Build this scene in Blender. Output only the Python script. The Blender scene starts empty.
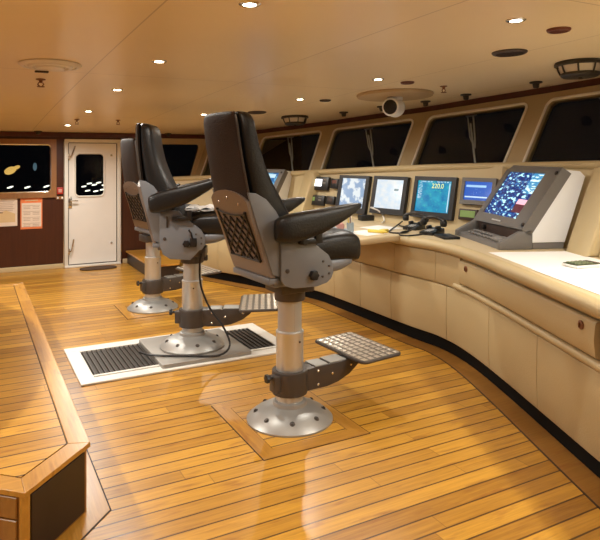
import bpy, bmesh, math, random
from mathutils import Vector, Matrix
random.seed(7)
SC = bpy.context.scene
COL = SC.collection
PI = math.pi

# ------------------------------------------------------------------ materials
MATS = {}
def node_mat(name):
    m = bpy.data.materials.new(name); m.use_nodes = True
    nt = m.node_tree
    b = nt.nodes['Principled BSDF']
    MATS[name] = m
    return m, nt, b
def N(nt, typ, **kw):
    n = nt.nodes.new(typ)
    for k, v in kw.items(): setattr(n, k, v)
    return n
def L(nt, a, b): nt.links.new(a, b)
def setin(sock, v):
    sock.default_value = v
def math_n(nt, op, a, b=None, c=None):
    n = N(nt, 'ShaderNodeMath', operation=op)
    for i, v in enumerate((a, b, c)):
        if v is None: continue
        if isinstance(v, (int, float)): n.inputs[i].default_value = v
        else: L(nt, v, n.inputs[i])
    return n.outputs[0]
def mix_c(nt, fac, a, b, blend='MIX'):
    n = N(nt, 'ShaderNodeMix', data_type='RGBA', blend_type=blend)
    if isinstance(fac, (int, float)): n.inputs[0].default_value = fac
    else: L(nt, fac, n.inputs[0])
    for idx, v in ((6, a), (7, b)):
        if isinstance(v, (tuple, list)): n.inputs[idx].default_value = (*v[:3], 1)
        else: L(nt, v, n.inputs[idx])
    return n.outputs[2]
def simple(name, rgb, rough=.5, metal=0., var=.12, scale=6., bump=0., bscale=60., coat=0., spec=None):
    m, nt, b = node_mat(name)
    tc = N(nt, 'ShaderNodeTexCoord')
    no = N(nt, 'ShaderNodeTexNoise'); no.inputs['Scale'].default_value = scale; no.inputs['Detail'].default_value = 4
    L(nt, tc.outputs['Object'], no.inputs['Vector'])
    lo = tuple(c*(1-var) for c in rgb); hi = tuple(min(1, c*(1+var)) for c in rgb)
    L(nt, mix_c(nt, no.outputs[0], lo, hi), b.inputs['Base Color'])
    b.inputs['Roughness'].default_value = rough; b.inputs['Metallic'].default_value = metal
    if coat: b.inputs['Coat Weight'].default_value = coat; b.inputs['Coat Roughness'].default_value = .12
    if spec is not None: b.inputs['Specular IOR Level'].default_value = spec
    if bump:
        n2 = N(nt, 'ShaderNodeTexNoise'); n2.inputs['Scale'].default_value = bscale; n2.inputs['Detail'].default_value = 3
        L(nt, tc.outputs['Object'], n2.inputs['Vector'])
        bp = N(nt, 'ShaderNodeBump'); bp.inputs['Strength'].default_value = bump; bp.inputs['Distance'].default_value = .01
        L(nt, n2.outputs[0], bp.inputs['Height']); L(nt, bp.outputs[0], b.inputs['Normal'])
    return m
def emit(name, rgb, strength):
    m, nt, b = node_mat(name)
    b.inputs['Base Color'].default_value = (*rgb, 1)
    b.inputs['Emission Color'].default_value = (*rgb, 1); b.inputs['Emission Strength'].default_value = strength
    return m

def teak(name, angle=0., plank=.105, off=0., seams=True, lo=(.30,.125,.011), hi=(.65,.335,.039), rough=.3, xseg=1.9):
    """teak boards running along local x (turned by angle) with dark caulked seams"""
    m, nt, b = node_mat(name)
    tc = N(nt, 'ShaderNodeTexCoord')
    mp = N(nt, 'ShaderNodeMapping'); mp.inputs['Rotation'].default_value = (0, 0, angle)
    L(nt, tc.outputs['Object'], mp.inputs['Vector'])
    sx = N(nt, 'ShaderNodeSeparateXYZ'); L(nt, mp.outputs[0], sx.inputs[0])
    X, Y = sx.outputs[0], sx.outputs[1]
    yy = math_n(nt, 'DIVIDE', math_n(nt, 'ADD', Y, off), plank)
    row = math_n(nt, 'FLOOR', yy); fr = math_n(nt, 'FRACT', yy)
    wn = N(nt, 'ShaderNodeTexWhiteNoise', noise_dimensions='1D'); L(nt, row, wn.inputs['W'])
    xs = math_n(nt, 'ADD', math_n(nt, 'DIVIDE', X, xseg), math_n(nt, 'MULTIPLY', wn.outputs['Value'], 7.3))
    seg = math_n(nt, 'FLOOR', xs); fx = math_n(nt, 'FRACT', xs)
    cv = N(nt, 'ShaderNodeCombineXYZ'); L(nt, row, cv.inputs[0]); L(nt, seg, cv.inputs[1])
    w2 = N(nt, 'ShaderNodeTexWhiteNoise', noise_dimensions='2D'); L(nt, cv.outputs[0], w2.inputs['Vector'])
    # grain stretched along the board
    gm = N(nt, 'ShaderNodeMapping'); gm.inputs['Scale'].default_value = (2.2, 46, 10)
    ad = N(nt, 'ShaderNodeVectorMath', operation='ADD'); L(nt, mp.outputs[0], ad.inputs[0]); L(nt, w2.outputs['Color'], ad.inputs[1])
    L(nt, ad.outputs[0], gm.inputs['Vector'])
    g = N(nt, 'ShaderNodeTexNoise'); g.inputs['Scale'].default_value = 1.6; g.inputs['Detail'].default_value = 7; g.inputs['Roughness'].default_value = .62
    L(nt, gm.outputs[0], g.inputs['Vector'])
    bl = N(nt, 'ShaderNodeTexNoise'); bl.inputs['Scale'].default_value = 1.7; bl.inputs['Detail'].default_value = 3
    L(nt, mp.outputs[0], bl.inputs['Vector'])
    gs = N(nt, 'ShaderNodeMapRange'); gs.inputs[1].default_value = .32; gs.inputs[2].default_value = .68; L(nt, g.outputs[0], gs.inputs[0])
    f = math_n(nt, 'ADD', math_n(nt, 'MULTIPLY', gs.outputs[0], .5),
               math_n(nt, 'ADD', math_n(nt, 'MULTIPLY', math_n(nt, 'SUBTRACT', w2.outputs['Value'], .18), .62), math_n(nt, 'MULTIPLY', bl.outputs[0], .25)))
    col = mix_c(nt, f, lo, hi)
    # reddish-brown flecks
    fl = N(nt, 'ShaderNodeTexNoise'); fl.inputs['Scale'].default_value = 1.; fl.inputs['Detail'].default_value = 5
    fm = N(nt, 'ShaderNodeMapping'); fm.inputs['Scale'].default_value = (5, 26, 5); L(nt, ad.outputs[0], fm.inputs['Vector']); L(nt, fm.outputs[0], fl.inputs['Vector'])
    ffac = N(nt, 'ShaderNodeMapRange'); ffac.inputs[1].default_value = .58; ffac.inputs[2].default_value = .8; ffac.inputs[4].default_value = .8
    L(nt, fl.outputs[0], ffac.inputs[0])
    col = mix_c(nt, ffac.outputs[0], col, (.25, .075, .014))
    if seams:
        d = math_n(nt, 'MINIMUM', fr, math_n(nt, 'SUBTRACT', 1., fr))
        s1 = math_n(nt, 'MULTIPLY', math_n(nt, 'LESS_THAN', d, .047), .9)
        dx = math_n(nt, 'MINIMUM', fx, math_n(nt, 'SUBTRACT', 1., fx))
        s2 = math_n(nt, 'MULTIPLY', math_n(nt, 'LESS_THAN', dx, .0013), .4)
        sm = math_n(nt, 'MAXIMUM', s1, s2)
        col = mix_c(nt, sm, col, (.06, .019, .003))
    L(nt, col, b.inputs['Base Color'])
    rr = N(nt, 'ShaderNodeMapRange'); rr.inputs[3].default_value = rough-.05; rr.inputs[4].default_value = rough+.14
    L(nt, bl.outputs[0], rr.inputs[0]); L(nt, rr.outputs[0], b.inputs['Roughness'])
    b.inputs['Coat Weight'].default_value = .25; b.inputs['Coat Roughness'].default_value = .22
    return m

def make_mats():
    teak('teak_floor'); teak('teak_platform', off=.03)
    teak('teak_border', plank=.5, seams=False, lo=(.36,.155,.016), hi=(.58,.29,.042))
    teak('teak_border_turned', angle=PI/2, plank=.5, seams=False, lo=(.36,.155,.016), hi=(.58,.29,.042))
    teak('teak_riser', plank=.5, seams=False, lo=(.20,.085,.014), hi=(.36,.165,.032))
    simple('caulk', (.035,.014,.006), .6)
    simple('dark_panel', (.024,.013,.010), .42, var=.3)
    # ceiling: satin beige panels with fine joints
    m, nt, b = node_mat('ceiling')
    tc = N(nt, 'ShaderNodeTexCoord'); sx = N(nt, 'ShaderNodeSeparateXYZ'); L(nt, tc.outputs['Object'], sx.inputs[0])
    def joint(s, o, per, w):
        fr = math_n(nt, 'FRACT', math_n(nt, 'DIVIDE', math_n(nt, 'SUBTRACT', s, o), per))
        return math_n(nt, 'LESS_THAN', math_n(nt, 'MINIMUM', fr, math_n(nt, 'SUBTRACT', 1., fr)), w)
    jj = math_n(nt, 'MAXIMUM', joint(sx.outputs[0], .78, 1.24, .0036), joint(sx.outputs[1], 4.83, 2.9, .0016))
    no = N(nt, 'ShaderNodeTexNoise'); no.inputs['Scale'].default_value = .8; L(nt, tc.outputs['Object'], no.inputs['Vector'])
    c = mix_c(nt, no.outputs[0], (.83,.70,.48), (.90,.77,.55))
    L(nt, mix_c(nt, math_n(nt, 'MULTIPLY', jj, .45), c, (.25,.16,.08)), b.inputs['Base Color'])
    b.inputs['Roughness'].default_value = .30
    bn = N(nt, 'ShaderNodeTexNoise'); bn.inputs['Scale'].default_value = 1.6; L(nt, tc.outputs['Object'], bn.inputs['Vector'])
    bp = N(nt, 'ShaderNodeBump'); bp.inputs['Strength'].default_value = .12; bp.inputs['Distance'].default_value = .1
    L(nt, bn.outputs[0], bp.inputs['Height']); L(nt, bp.outputs[0], b.inputs['Normal'])
    # mahogany
    for nm, lo, hi in (('mahogany', (.036,.008,.0022), (.085,.020,.005)), ('mahogany_frame', (.22,.10,.038), (.34,.165,.065)), ('mahogany_trim', (.055,.010,.006), (.10,.020,.010))):
        m, nt, b = node_mat(nm)
        tc = N(nt, 'ShaderNodeTexCoord'); mp = N(nt, 'ShaderNodeMapping'); mp.inputs['Scale'].default_value = (26, 26, 1.4)
        L(nt, tc.outputs['Object'], mp.inputs[0]); no = N(nt, 'ShaderNodeTexNoise'); no.inputs['Scale'].default_value = 1.2; no.inputs['Detail'].default_value = 6
        L(nt, mp.outputs[0], no.inputs['Vector']); L(nt, mix_c(nt, no.outputs[0], lo, hi), b.inputs['Base Color'])
        b.inputs['Roughness'].default_value = .38
    simple('beige_leather', (.51,.40,.215), .5, var=.07, scale=3, bump=.18, bscale=120)
    simple('beige_panel', (.54,.43,.245), .45, var=.06, scale=2)
    simple('beige_wall', (.40,.305,.17), .5, var=.06, scale=2)
    simple('worktop', (.60,.48,.29), .42, var=.05, scale=3)
    simple('black', (.012,.011,.011), .4)
    simple('toe_black', (.004,.0035,.003), .7, spec=.15)
    simple('black_leather', (.0065,.006,.006), .40, var=.2, bump=.25, bscale=90)
    simple('back_leather', (.030,.0185,.0135), .65, spec=.25, var=.2, bump=.3, bscale=110)
    simple('chair_grey', (.20,.212,.232), .42, metal=.15, var=.05)
    simple('back_panel_grey', (.19,.145,.115), .42, var=.08)
    simple('dark_metal', (.10,.085,.075), .42, metal=.55, var=.1)
    simple('aluminium', (.62,.62,.60), .36, metal=.6, var=.05)
    simple('cast_grey', (.40,.395,.375), .40, metal=.5, var=.08)
    simple('tread_metal', (.24,.215,.18), .38, metal=.75, var=.3, scale=40)
    simple('tread_bump', (.66,.61,.53), .32, metal=.8)
    simple('chrome', (.75,.73,.70), .18, metal=1.)
    simple('white_paint', (.83,.80,.75), .35, var=.03)
    simple('white_frame', (.78,.76,.70), .35, var=.04)
    simple('grate_dark', (.035,.028,.022), .5)
    simple('grate_bar', (.055,.044,.036), .4, metal=.3)
    simple('plinth_grey', (.33,.31,.28), .45, metal=.3, var=.06)
    simple('monitor_bezel', (.014,.014,.017), .4)
    simple('radar_grey', (.155,.145,.135), .5, var=.06)
    simple('radar_key', (.22,.21,.20), .5)
    simple('white_box', (.82,.83,.84), .45, var=.04)
    simple('paper', (.86,.85,.83), .7, var=.02)
    simple('paper_grey', (.50,.50,.49), .7, var=.25, scale=25)
    simple('calculator_green', (.06,.075,.035), .5)
    simple('calculator_key', (.17,.20,.11), .5)
    simple('yellow', (.72,.55,.08), .5)
    simple('pink', (.60,.30,.26), .5)
    simple('blue_grey', (.30,.38,.45), .4)
    simple('white_plastic', (.78,.76,.72), .35)
    simple('red_sign', (.42,.03,.02), .45)
    simple('orange_print', (.80,.22,.07), .6)
    simple('poster_pale', (.80,.68,.56), .6)
    simple('poster_ink', (.34,.22,.15), .6)
    simple('poster_sand', (.70,.52,.28), .6)
    simple('brown_wood', (.20,.08,.03), .45)
    simple('lamp_dark', (.03,.024,.018), .45)
    simple('grille_brown', (.045,.025,.018), .5)
    simple('grille_red', (.14,.035,.02), .5)
    simple('frosted', (.60,.53,.42), .35)
    simple('mat_brown', (.075,.04,.022), .9, bump=.5, bscale=200)
    simple('disc_beige', (.46,.33,.18), .4)
    simple('window_trim_grey', (.70,.66,.58), .35)
    simple('wiper_grey', (.85,.83,.80), .4)
    emit('downlight_glow', (1, .86, .62), 22.)
    emit('harbour_white', (1., .95, .8), 2.2); emit('harbour_gold', (1., .58, .14), .8); emit('harbour_blue', (.35, .6, .75), .2)
    emit('screen_green', (.18,.28,.08), .14); emit('screen_white', (.85,.92,1.), 1.6); emit('digit_yellow', (.62,.68,.22), .55)
    emit('screen_line', (.55,.75,1.), .9)
    # glass
    m, nt, b = node_mat('glass')
    tr = N(nt, 'ShaderNodeBsdfTransparent'); tr.inputs[0].default_value = (.82,.84,.84,1)
    gl = N(nt, 'ShaderNodeBsdfGlossy'); gl.inputs['Roughness'].default_value = .02; gl.inputs[0].default_value = (1,1,1,1)
    fr = N(nt, 'ShaderNodeFresnel'); fr.inputs[0].default_value = 1.14
    mx = N(nt, 'ShaderNodeMixShader'); L(nt, fr.outputs[0], mx.inputs[0]); L(nt, tr.outputs[0], mx.inputs[1]); L(nt, gl.outputs[0], mx.inputs[2])
    L(nt, mx.outputs[0], nt.nodes['Material Output'].inputs[0])
    # screens: generated coordinates -> emission pattern
    def screen(name, build, strength):
        m, nt, b = node_mat(name)
        tc = N(nt, 'ShaderNodeTexCoord'); sx = N(nt, 'ShaderNodeSeparateXYZ'); L(nt, tc.outputs['UV'], sx.inputs[0])
        col = build(nt, tc.outputs['UV'], sx.outputs[0], sx.outputs[1])
        b.inputs['Base Color'].default_value = (.01,.01,.012,1); b.inputs['Roughness'].default_value = .15
        L(nt, col, b.inputs['Emission Color']); b.inputs['Emission Strength'].default_value = strength
    def noise(nt, v, s, d=4, sc=None):
        if sc:
            mp = N(nt, 'ShaderNodeMapping'); mp.inputs['Scale'].default_value = sc; L(nt, v, mp.inputs[0]); v = mp.outputs[0]
        n = N(nt, 'ShaderNodeTexNoise'); n.inputs['Scale'].default_value = s; n.inputs['Detail'].default_value = d; L(nt, v, n.inputs['Vector']); return n.outputs[0]
    def step(nt, v, a, b_):
        n = N(nt, 'ShaderNodeMapRange'); n.inputs[1].default_value = a; n.inputs[2].default_value = b_; L(nt, v, n.inputs[0]); return n.outputs[0]
    def rect(nt, U, V, u0, u1, v0, v1):
        a = math_n(nt, 'MULTIPLY', math_n(nt, 'GREATER_THAN', U, u0), math_n(nt, 'LESS_THAN', U, u1))
        c = math_n(nt, 'MULTIPLY', math_n(nt, 'GREATER_THAN', V, v0), math_n(nt, 'LESS_THAN', V, v1))
        return math_n(nt, 'MULTIPLY', a, c)
    def chart_a(nt, uv, U, V):
        n = noise(nt, uv, 3.1, 5)
        return mix_c(nt, step(nt, n, .47, .53), (.30,.42,.60), (.80,.86,.88))
    def chart_b(nt, uv, U, V):
        n = noise(nt, uv, 5, 4)
        c = mix_c(nt, step(nt, n, .35, .7), (.66,.80,.92), (.92,.93,.90))
        k = rect(nt, U, V, .68, .84, .62, .70)
        return mix_c(nt, k, c, (.12,.22,.25))
    def sonar(nt, uv, U, V):
        n = noise(nt, uv, 3.5, 5)
        c = mix_c(nt, step(nt, n, .3, .75), (.0,.13,.34), (.02,.38,.50))
        c = mix_c(nt, math_n(nt, 'MULTIPLY', step(nt, noise(nt, uv, 8, 4), .56, .7), .6), c, (.05,.52,.42))
        c = mix_c(nt, rect(nt, U, V, .93, .955, .03, .93), c, (.55,.72,.80))
        tick = math_n(nt, 'MULTIPLY', rect(nt, U, V, .03, .15, .42, .95), math_n(nt, 'GREATER_THAN', noise(nt, uv, 1., 2, (9, 34, 1)), .5))
        c = mix_c(nt, tick, c, (.30,.50,.62))
        top = math_n(nt, 'MULTIPLY', rect(nt, U, V, .05, .95, .95, .99), math_n(nt, 'GREATER_THAN', noise(nt, uv, 1., 2, (22, 8, 1)), .5))
        return mix_c(nt, top, c, (.4,.6,.7))
    def bluebar(nt, uv, U, V):
        c = (.02,.10,.44)
        c = mix_c(nt, rect(nt, U, V, .05, .78, .70, .82), c, (.35,.58,.85))
        c = mix_c(nt, rect(nt, U, V, .03, .85, .14, .21), c, (.55,.72,.92))
        return mix_c(nt, math_n(nt, 'MULTIPLY', rect(nt, U, V, .1, .7, .3, .66), step(nt, noise(nt, uv, 16, 2), .66, .7)), c, (.3,.5,.8))
    def radar(nt, uv, U, V):
        n = noise(nt, uv, 9, 4, (1, 1.5, 1)); n2 = noise(nt, uv, 17, 3)
        c = mix_c(nt, step(nt, n2, .50, .66), (.002,.012,.11), (.02,.15,.40))
        c = mix_c(nt, step(nt, n, .555, .60), c, (.45,.80,.86))
        c = mix_c(nt, rect(nt, U, V, .70, 1., .55, 1.), c, (.04,.22,.40))
        st = math_n(nt, 'MULTIPLY', rect(nt, U, V, .71, .99, .56, .98), math_n(nt, 'GREATER_THAN', noise(nt, uv, 1., 3, (7, 22, 1)), .52))
        c = mix_c(nt, st, c, (.60,.80,.84))
        c = mix_c(nt, rect(nt, U, V, .72, .99, .31, .42), c, (.85,.42,.50))
        c = mix_c(nt, rect(nt, U, V, .72, .99, .13, .31), c, (.09,.02,.03))
        return c
    def far_radar(nt, uv, U, V):
        c = mix_c(nt, step(nt, noise(nt, uv, 5, 3), .5, .56), (.02,.13,.35), (.14,.42,.62))
        return mix_c(nt, math_n(nt, 'MAXIMUM', rect(nt, U, V, .1, .9, .8, .95), rect(nt, U, V, .45, .75, .35, .7)), c, (.6,.8,.9))
    screen('screen_chart', chart_a, .85); screen('screen_map', chart_b, .8); screen('screen_sonar', sonar, 1.0)
    screen('screen_blue', bluebar, 1.0); screen('screen_radar', radar, 1.3); screen('screen_far', far_radar, .9)
make_mats()

# ------------------------------------------------------------------ mesh helpers
def finish(name, bm, mat, parent=None, smooth=True, angle=35, matrix=None, mats=None, kind=None):
    bmesh.ops.recalc_face_normals(bm, faces=bm.faces[:])
    me = bpy.data.meshes.new(name); bm.to_mesh(me); bm.free()
    for mm in (mats or [mat]): me.materials.append(MATS[mm])
    if smooth:
        me.polygons.foreach_set('use_smooth', [True]*len(me.polygons))
        me.set_sharp_from_angle(angle=math.radians(angle))
    o = bpy.data.objects.new(name, me); COL.objects.link(o)
    if parent: o.parent = parent
    if matrix is not None: o.matrix_local = matrix
    if kind: o['kind'] = kind
    return o
def tag(o, label, cat, group=None):
    o['label'] = label; o['category'] = cat
    if group: o['group'] = group
    return o
def thing(name, label, cat, matrix=None, group=None):
    o = bpy.data.objects.new(name, None); COL.objects.link(o); o.empty_display_size = .1
    if matrix is not None: o.matrix_world = matrix
    return tag(o, label, cat, group)
def frame(loc, x, y, z):
    m = Matrix.Identity(4)
    for i, v in enumerate((x, y, z)):
        v = Vector(v).normalized()
        for r in range(3): m[r][i] = v[r]
    for r in range(3): m[r][3] = loc[r]
    return m
def rotz(loc, deg): return Matrix.Translation(loc) @ Matrix.Rotation(math.radians(deg), 4, 'Z')
def box(bm, c, s, bev=0., seg=2, mtx=None, mi=0):
    r = bmesh.ops.create_cube(bm, size=1.)
    vs = r['verts']
    for v in vs: v.co = Vector((v.co.x*s[0]+c[0], v.co.y*s[1]+c[1], v.co.z*s[2]+c[2]))
    fs = list({f for v in vs for f in v.link_faces})
    for f in fs: f.material_index = mi
    if bev:
        es = list({e for v in vs for e in v.link_edges})
        rr = bmesh.ops.bevel(bm, geom=es, offset=bev, segments=seg, profile=.5, affect='EDGES')
        vs = list({v for f in rr['faces'] for v in f.verts} | {v for v in vs if v.is_valid})
    if mtx is not None: bmesh.ops.transform(bm, matrix=mtx, verts=vs)
    return vs
def prism(bm, pts, fn, d0, d1, bev=0., seg=2, mi=0):
    """polygon pts (2D) extruded from depth d0 to d1; fn(a,b,d)->Vector"""
    A = [bm.verts.new(fn(a, b, d0)) for a, b in pts]; B = [bm.verts.new(fn(a, b, d1)) for a, b in pts]
    n = len(pts); fs = []
    fs.append(bm.faces.new(A)); fs.append(bm.faces.new(B[::-1]))
    for i in range(n): fs.append(bm.faces.new((A[i], B[i], B[(i+1) % n], A[(i+1) % n])))
    for f in fs: f.material_index = mi
    bmesh.ops.recalc_face_normals(bm, faces=fs)
    if bev:
        es = list({e for f in fs[:2] for e in f.edges})
        bmesh.ops.bevel(bm, geom=es, offset=bev, segments=seg, profile=.5, affect='EDGES')
def loft(bm, rings, cap=True, closed=True):
    R = [[bm.verts.new(p) for p in r] for r in rings]
    n = len(R[0])
    for a, b in zip(R, R[1:]):
        for i in range(n if closed else n-1):
            j = (i+1) % n
            bm.faces.new((a[i], a[j], b[j], b[i]))
    if cap and closed:
        bm.faces.new(R[0][::-1]); bm.faces.new(R[-1])
    return R
def lathe(bm, prof, n=40, mtx=None, cap=True):
    rings = [[Vector((r*math.cos(2*PI*i/n), r*math.sin(2*PI*i/n), z)) for i in range(n)] for r, z in prof]
    if mtx is not None: rings = [[mtx @ p for p in r] for r in rings]
    loft(bm, rings, cap)
def tube(bm, pts, r, n=8, closed=False):
    pts = [Vector(p) for p in pts]; m = len(pts); rings = []
    up = Vector((0, 0, 1)); prev = None
    for i, p in enumerate(pts):
        if closed: t = pts[(i+1) % m]-pts[i-1]
        else: t = pts[min(i+1, m-1)]-pts[max(i-1, 0)]
        t.normalize()
        if prev is None:
            a = up if abs(t.z) < .9 else Vector((1, 0, 0)); x = t.cross(a).normalized()
        else:
            x = prev-t*prev.dot(t); x.normalize()
        prev = x; y = t.cross(x)
        rings.append([p+x*r*math.cos(2*PI*k/n)+y*r*math.sin(2*PI*k/n) for k in range(n)])
    if closed: 
        rings.append(rings[0]); R = [[bm.verts.new(q) for q in rr] for rr in rings[:-1]]; R.append(R[0])
        for a, b in zip(R, R[1:]):
            for i in range(n):
                j = (i+1) % n
                try: bm.faces.new((a[i], a[j], b[j], b[i]))
                except ValueError: pass
    else: loft(bm, rings)
def sell(a, b, n=24, e=.5):
    out = []
    for i in range(n):
        t = 2*PI*i/n; c, s = math.cos(t), math.sin(t)
        out.append((a*math.copysign(abs(c)**e, c), b*math.copysign(abs(s)**e, s)))
    return out
def rrect(x0, x1, y0, y1, r, n=6):
    pts = []
    for cx, cy, a0 in ((x1-r, y1-r, 0), (x0+r, y1-r, 90), (x0+r, y0+r, 180), (x1-r, y0+r, 270)):
        for k in range(n+1):
            a = math.radians(a0+90*k/n); pts.append((cx+r*math.cos(a), cy+r*math.sin(a)))
    return pts
def catmull(P, step=.06):
    P = [Vector(p) for p in P]; out = []
    for i in range(len(P)-1):
        p0 = P[i-1] if i else P[0]*2-P[1]; p1, p2 = P[i], P[i+1]; p3 = P[i+2] if i+2 < len(P) else P[-1]*2-P[-2]
        k = max(1, int((p2-p1).length/step))
        for j in range(k):
            t = j/k
            out.append(.5*((2*p1)+(-p0+p2)*t+(2*p0-5*p1+4*p2-p3)*t*t+(-p0+3*p1-3*p2+p3)*t**3))
    out.append(P[-1]); return out
def offset(P, v):
    """polyline moved sideways by v towards its right-hand side (2D)"""
    out = []
    for i, p in enumerate(P):
        d = []
        if i: d.append((P[i]-P[i-1]).normalized())
        if i < len(P)-1: d.append((P[i+1]-P[i]).normalized())
        ns = [Vector((q.y, -q.x)) for q in d]
        n = sum(ns, Vector((0, 0))).normalized()
        k = n.dot(ns[0]); out.append(p+n*(v/max(k, .5)))
    return out
def sweep(bm, P, prof, cap=True, closed=True):
    """closed profile [(v,z)] carried along 2D polyline P"""
    rows = [offset(P, v) for v, z in prof]
    rings = [[Vector((rows[k][i].x, rows[k][i].y, prof[k][1])) for k in range(len(prof))] for i in range(len(P))]
    loft(bm, rings, cap, closed)
def sub(P, s0, s1):
    """piece of polyline between arc lengths"""
    out = []; s = 0
    def at(i, s, t): return P[i].lerp(P[i+1], (t-s)/max(1e-9, (P[i+1]-P[i]).length))
    for i in range(len(P)-1):
        l = (P[i+1]-P[i]).length
        if s <= s0 < s+l: out.append(at(i, s, s0))
        if out and s0 < s+l < s1: out.append(P[i+1].copy())
        if s < s1 <= s+l: out.append(at(i, s, s1)); break
        s += l
    return out
def arclen(P): return sum((b-a).length for a, b in zip(P, P[1:]))
def s_at_y(P, y):
    s = 0
    for a, b in zip(P, P[1:]):
        if a.y <= y <= b.y: return s+(b-a).length*(y-a.y)/(b.y-a.y)
        s += (b-a).length
    return s
def V2(*p): return [Vector(q) for q in p]

# ------------------------------------------------------------------ room geometry
YF = 9.65                                  # far bulkhead
def cz(Y):                                 # the deckhead is cambered across the ship
    t = YF-Y
    return 2.0+.07*t-.0028*t*t
def cslope(Y): return -(.07-.0056*(YF-Y))
def sill(Y): return cz(Y)-.70-.012*max(0., 5-Y)

bm = bmesh.new()
vs = [bm.verts.new(p) for p in ((-3.2, -1.6, 0), (5.2, -1.6, 0), (5.2, YF+.1, 0), (-3.2, YF+.1, 0))]; bm.faces.new(vs)
r = bmesh.ops.extrude_face_region(bm, geom=bm.faces[:]); bmesh.ops.translate(bm, vec=(0, 0, -.05), verts=[g for g in r['geom'] if isinstance(g, bmesh.types.BMVert)])
floor = finish('floor', bm, 'teak_floor', smooth=False, kind='structure')

bm = bmesh.new()
rings = []
for i in range(29):
    Y = -1.6+(YF+.1+1.6)*i/28
    rings.append([(-3.2, Y, cz(Y)), (5.2, Y, cz(Y)), (5.2, Y, cz(Y)+.06), (-3.2, Y, cz(Y)+.06)])
loft(bm, rings)
ceiling = finish('ceiling', bm, 'ceiling', angle=20, kind='structure')

def ring_panel(bm, outer, loop, fn, depth, mi=0, reveal=True):
    """flat panel with a hole: outer = (x0,x1,y0,y1), loop = CCW 2D points, fn(a,b,d)->Vector"""
    x0, x1, y0, y1 = outer
    cx = sum(p[0] for p in loop)/len(loop); cy = sum(p[1] for p in loop)/len(loop)
    O = []
    for a, b in loop:
        dx, dy = a-cx, b-cy; t = 1e9
        if dx > 1e-9: t = min(t, (x1-cx)/dx)
        if dx < -1e-9: t = min(t, (x0-cx)/dx)
        if dy > 1e-9: t = min(t, (y1-cy)/dy)
        if dy < -1e-9: t = min(t, (y0-cy)/dy)
        O.append([cx+dx*t, cy+dy*t])
    for C in ((x0, y0), (x1, y0), (x1, y1), (x0, y1)):
        k = min(range(len(O)), key=lambda i: (O[i][0]-C[0])**2+(O[i][1]-C[1])**2); O[k] = list(C)
    n = len(loop)
    A = [bm.verts.new(fn(a, b, 0)) for a, b in O]; B = [bm.verts.new(fn(a, b, 0)) for a, b in loop]
    D = [bm.verts.new(fn(a, b, depth)) for a, b in loop]; E2 = [bm.verts.new(fn(a, b, depth)) for a, b in O]
    for i in range(n):
        j = (i+1) % n
        for q in ((A[i], A[j], B[j], B[i]), (B[i], B[j], D[j], D[i]), (D[i], D[j], E2[j], E2[i])):
            bm.faces.new(q).material_index = mi

# far bulkhead: mahogany, with a window, the door and the raked corner window
WIN = rrect(-.75, 1.035, 1.13, 1.815, .05)
DOOR = [(1.235, 0.), (2.02, 0.), (2.02, 1.885), (1.235, 1.885)]
CORNER = [(2.62, 1.22), (3.08, 1.22), (3.14, 1.25), (3.30, 1.78), (3.29, 1.83), (3.25, 1.85), (2.66, 1.85), (2.62, 1.81)][::1]
fnw = lambda a, b, d: Vector((a, YF+d, b))
bm = bmesh.new()
ring_panel(bm, (-3.2, 1.14, 0, 2.03), WIN, fnw, .09)
for q in ([(1.14, 0), (1.235, 0), (1.235, 2.03), (1.14, 2.03)], [(1.235, 1.885), (2.02, 1.885), (2.02, 2.03), (1.235, 2.03)], [(2.02, 0), (2.15, 0), (2.15, 2.03), (2.02, 2.03)]):
    prism(bm, q, fnw, 0, .09)
ring_panel(bm, (2.15, 5.2, 0, 2.03), CORNER, fnw, .09)
wall_far = finish('wall_far', bm, 'mahogany', smooth=False, kind='structure')
bm = bmesh.new(); box(bm, (-3.25, 4.0, 1.1), (.1, 11.4, 2.6)); finish('wall_rear', bm, 'mahogany', smooth=False, kind='structure')
bm = bmesh.new(); box(bm, (1.0, -1.65, 1.25), (8.4, .1, 2.5)); finish('wall_near', bm, 'mahogany', smooth=False, kind='structure')
bm = bmesh.new(); box(bm, (-1.0, YF-.012, .035), (4.46, .024, .07), .006); box(bm, (2.5, YF-.012, .035), (.86, .024, .07), .006)
finish('baseboard_far', bm, 'beige_panel', kind='structure')
bm = bmesh.new(); box(bm, (0.9, YF-.015, 1.965), (8., .03, .07), .004)
finish('trim_1', bm, 'mahogany_trim', kind='structure')

# far window
def loop_frame(bm, loop, fn, d, r, n=8): tube(bm, [fn(a, b, d) for a, b in loop], r, n, closed=True)
def pane(loop, fn, d, parent, name='pane'):
    bm = bmesh.new(); prism(bm, loop, fn, d, d+.006)
    return finish(name, bm, 'glass', parent, smooth=False)
bm = bmesh.new()
ring_panel(bm, (-.83, 1.115, 1.045, 1.895), WIN, lambda a, b, d: Vector((a, YF-.03+d, b)), .03)
win = finish('window_5', bm, 'mahogany_frame', smooth=False, kind='structure')
bm = bmesh.new(); loop_frame(bm, WIN, fnw, -.026, .011); finish('window_frame', bm, 'chrome', win)
pane(WIN, fnw, .04, win)
bm = bmesh.new(); loop_frame(bm, CORNER, fnw, -.004, .014)
win = finish('window_6', bm, 'beige_panel', kind='structure'); pane(CORNER, fnw, .04, win)
bm = bmesh.new(); ring_panel(bm, (2.15, 4.9, 1.0, 1.93), CORNER, lambda a, b, d: Vector((a, YF-.006+d, b)), .005)
finish('trim_2', bm, 'beige_panel', smooth=False, kind='structure')

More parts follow.
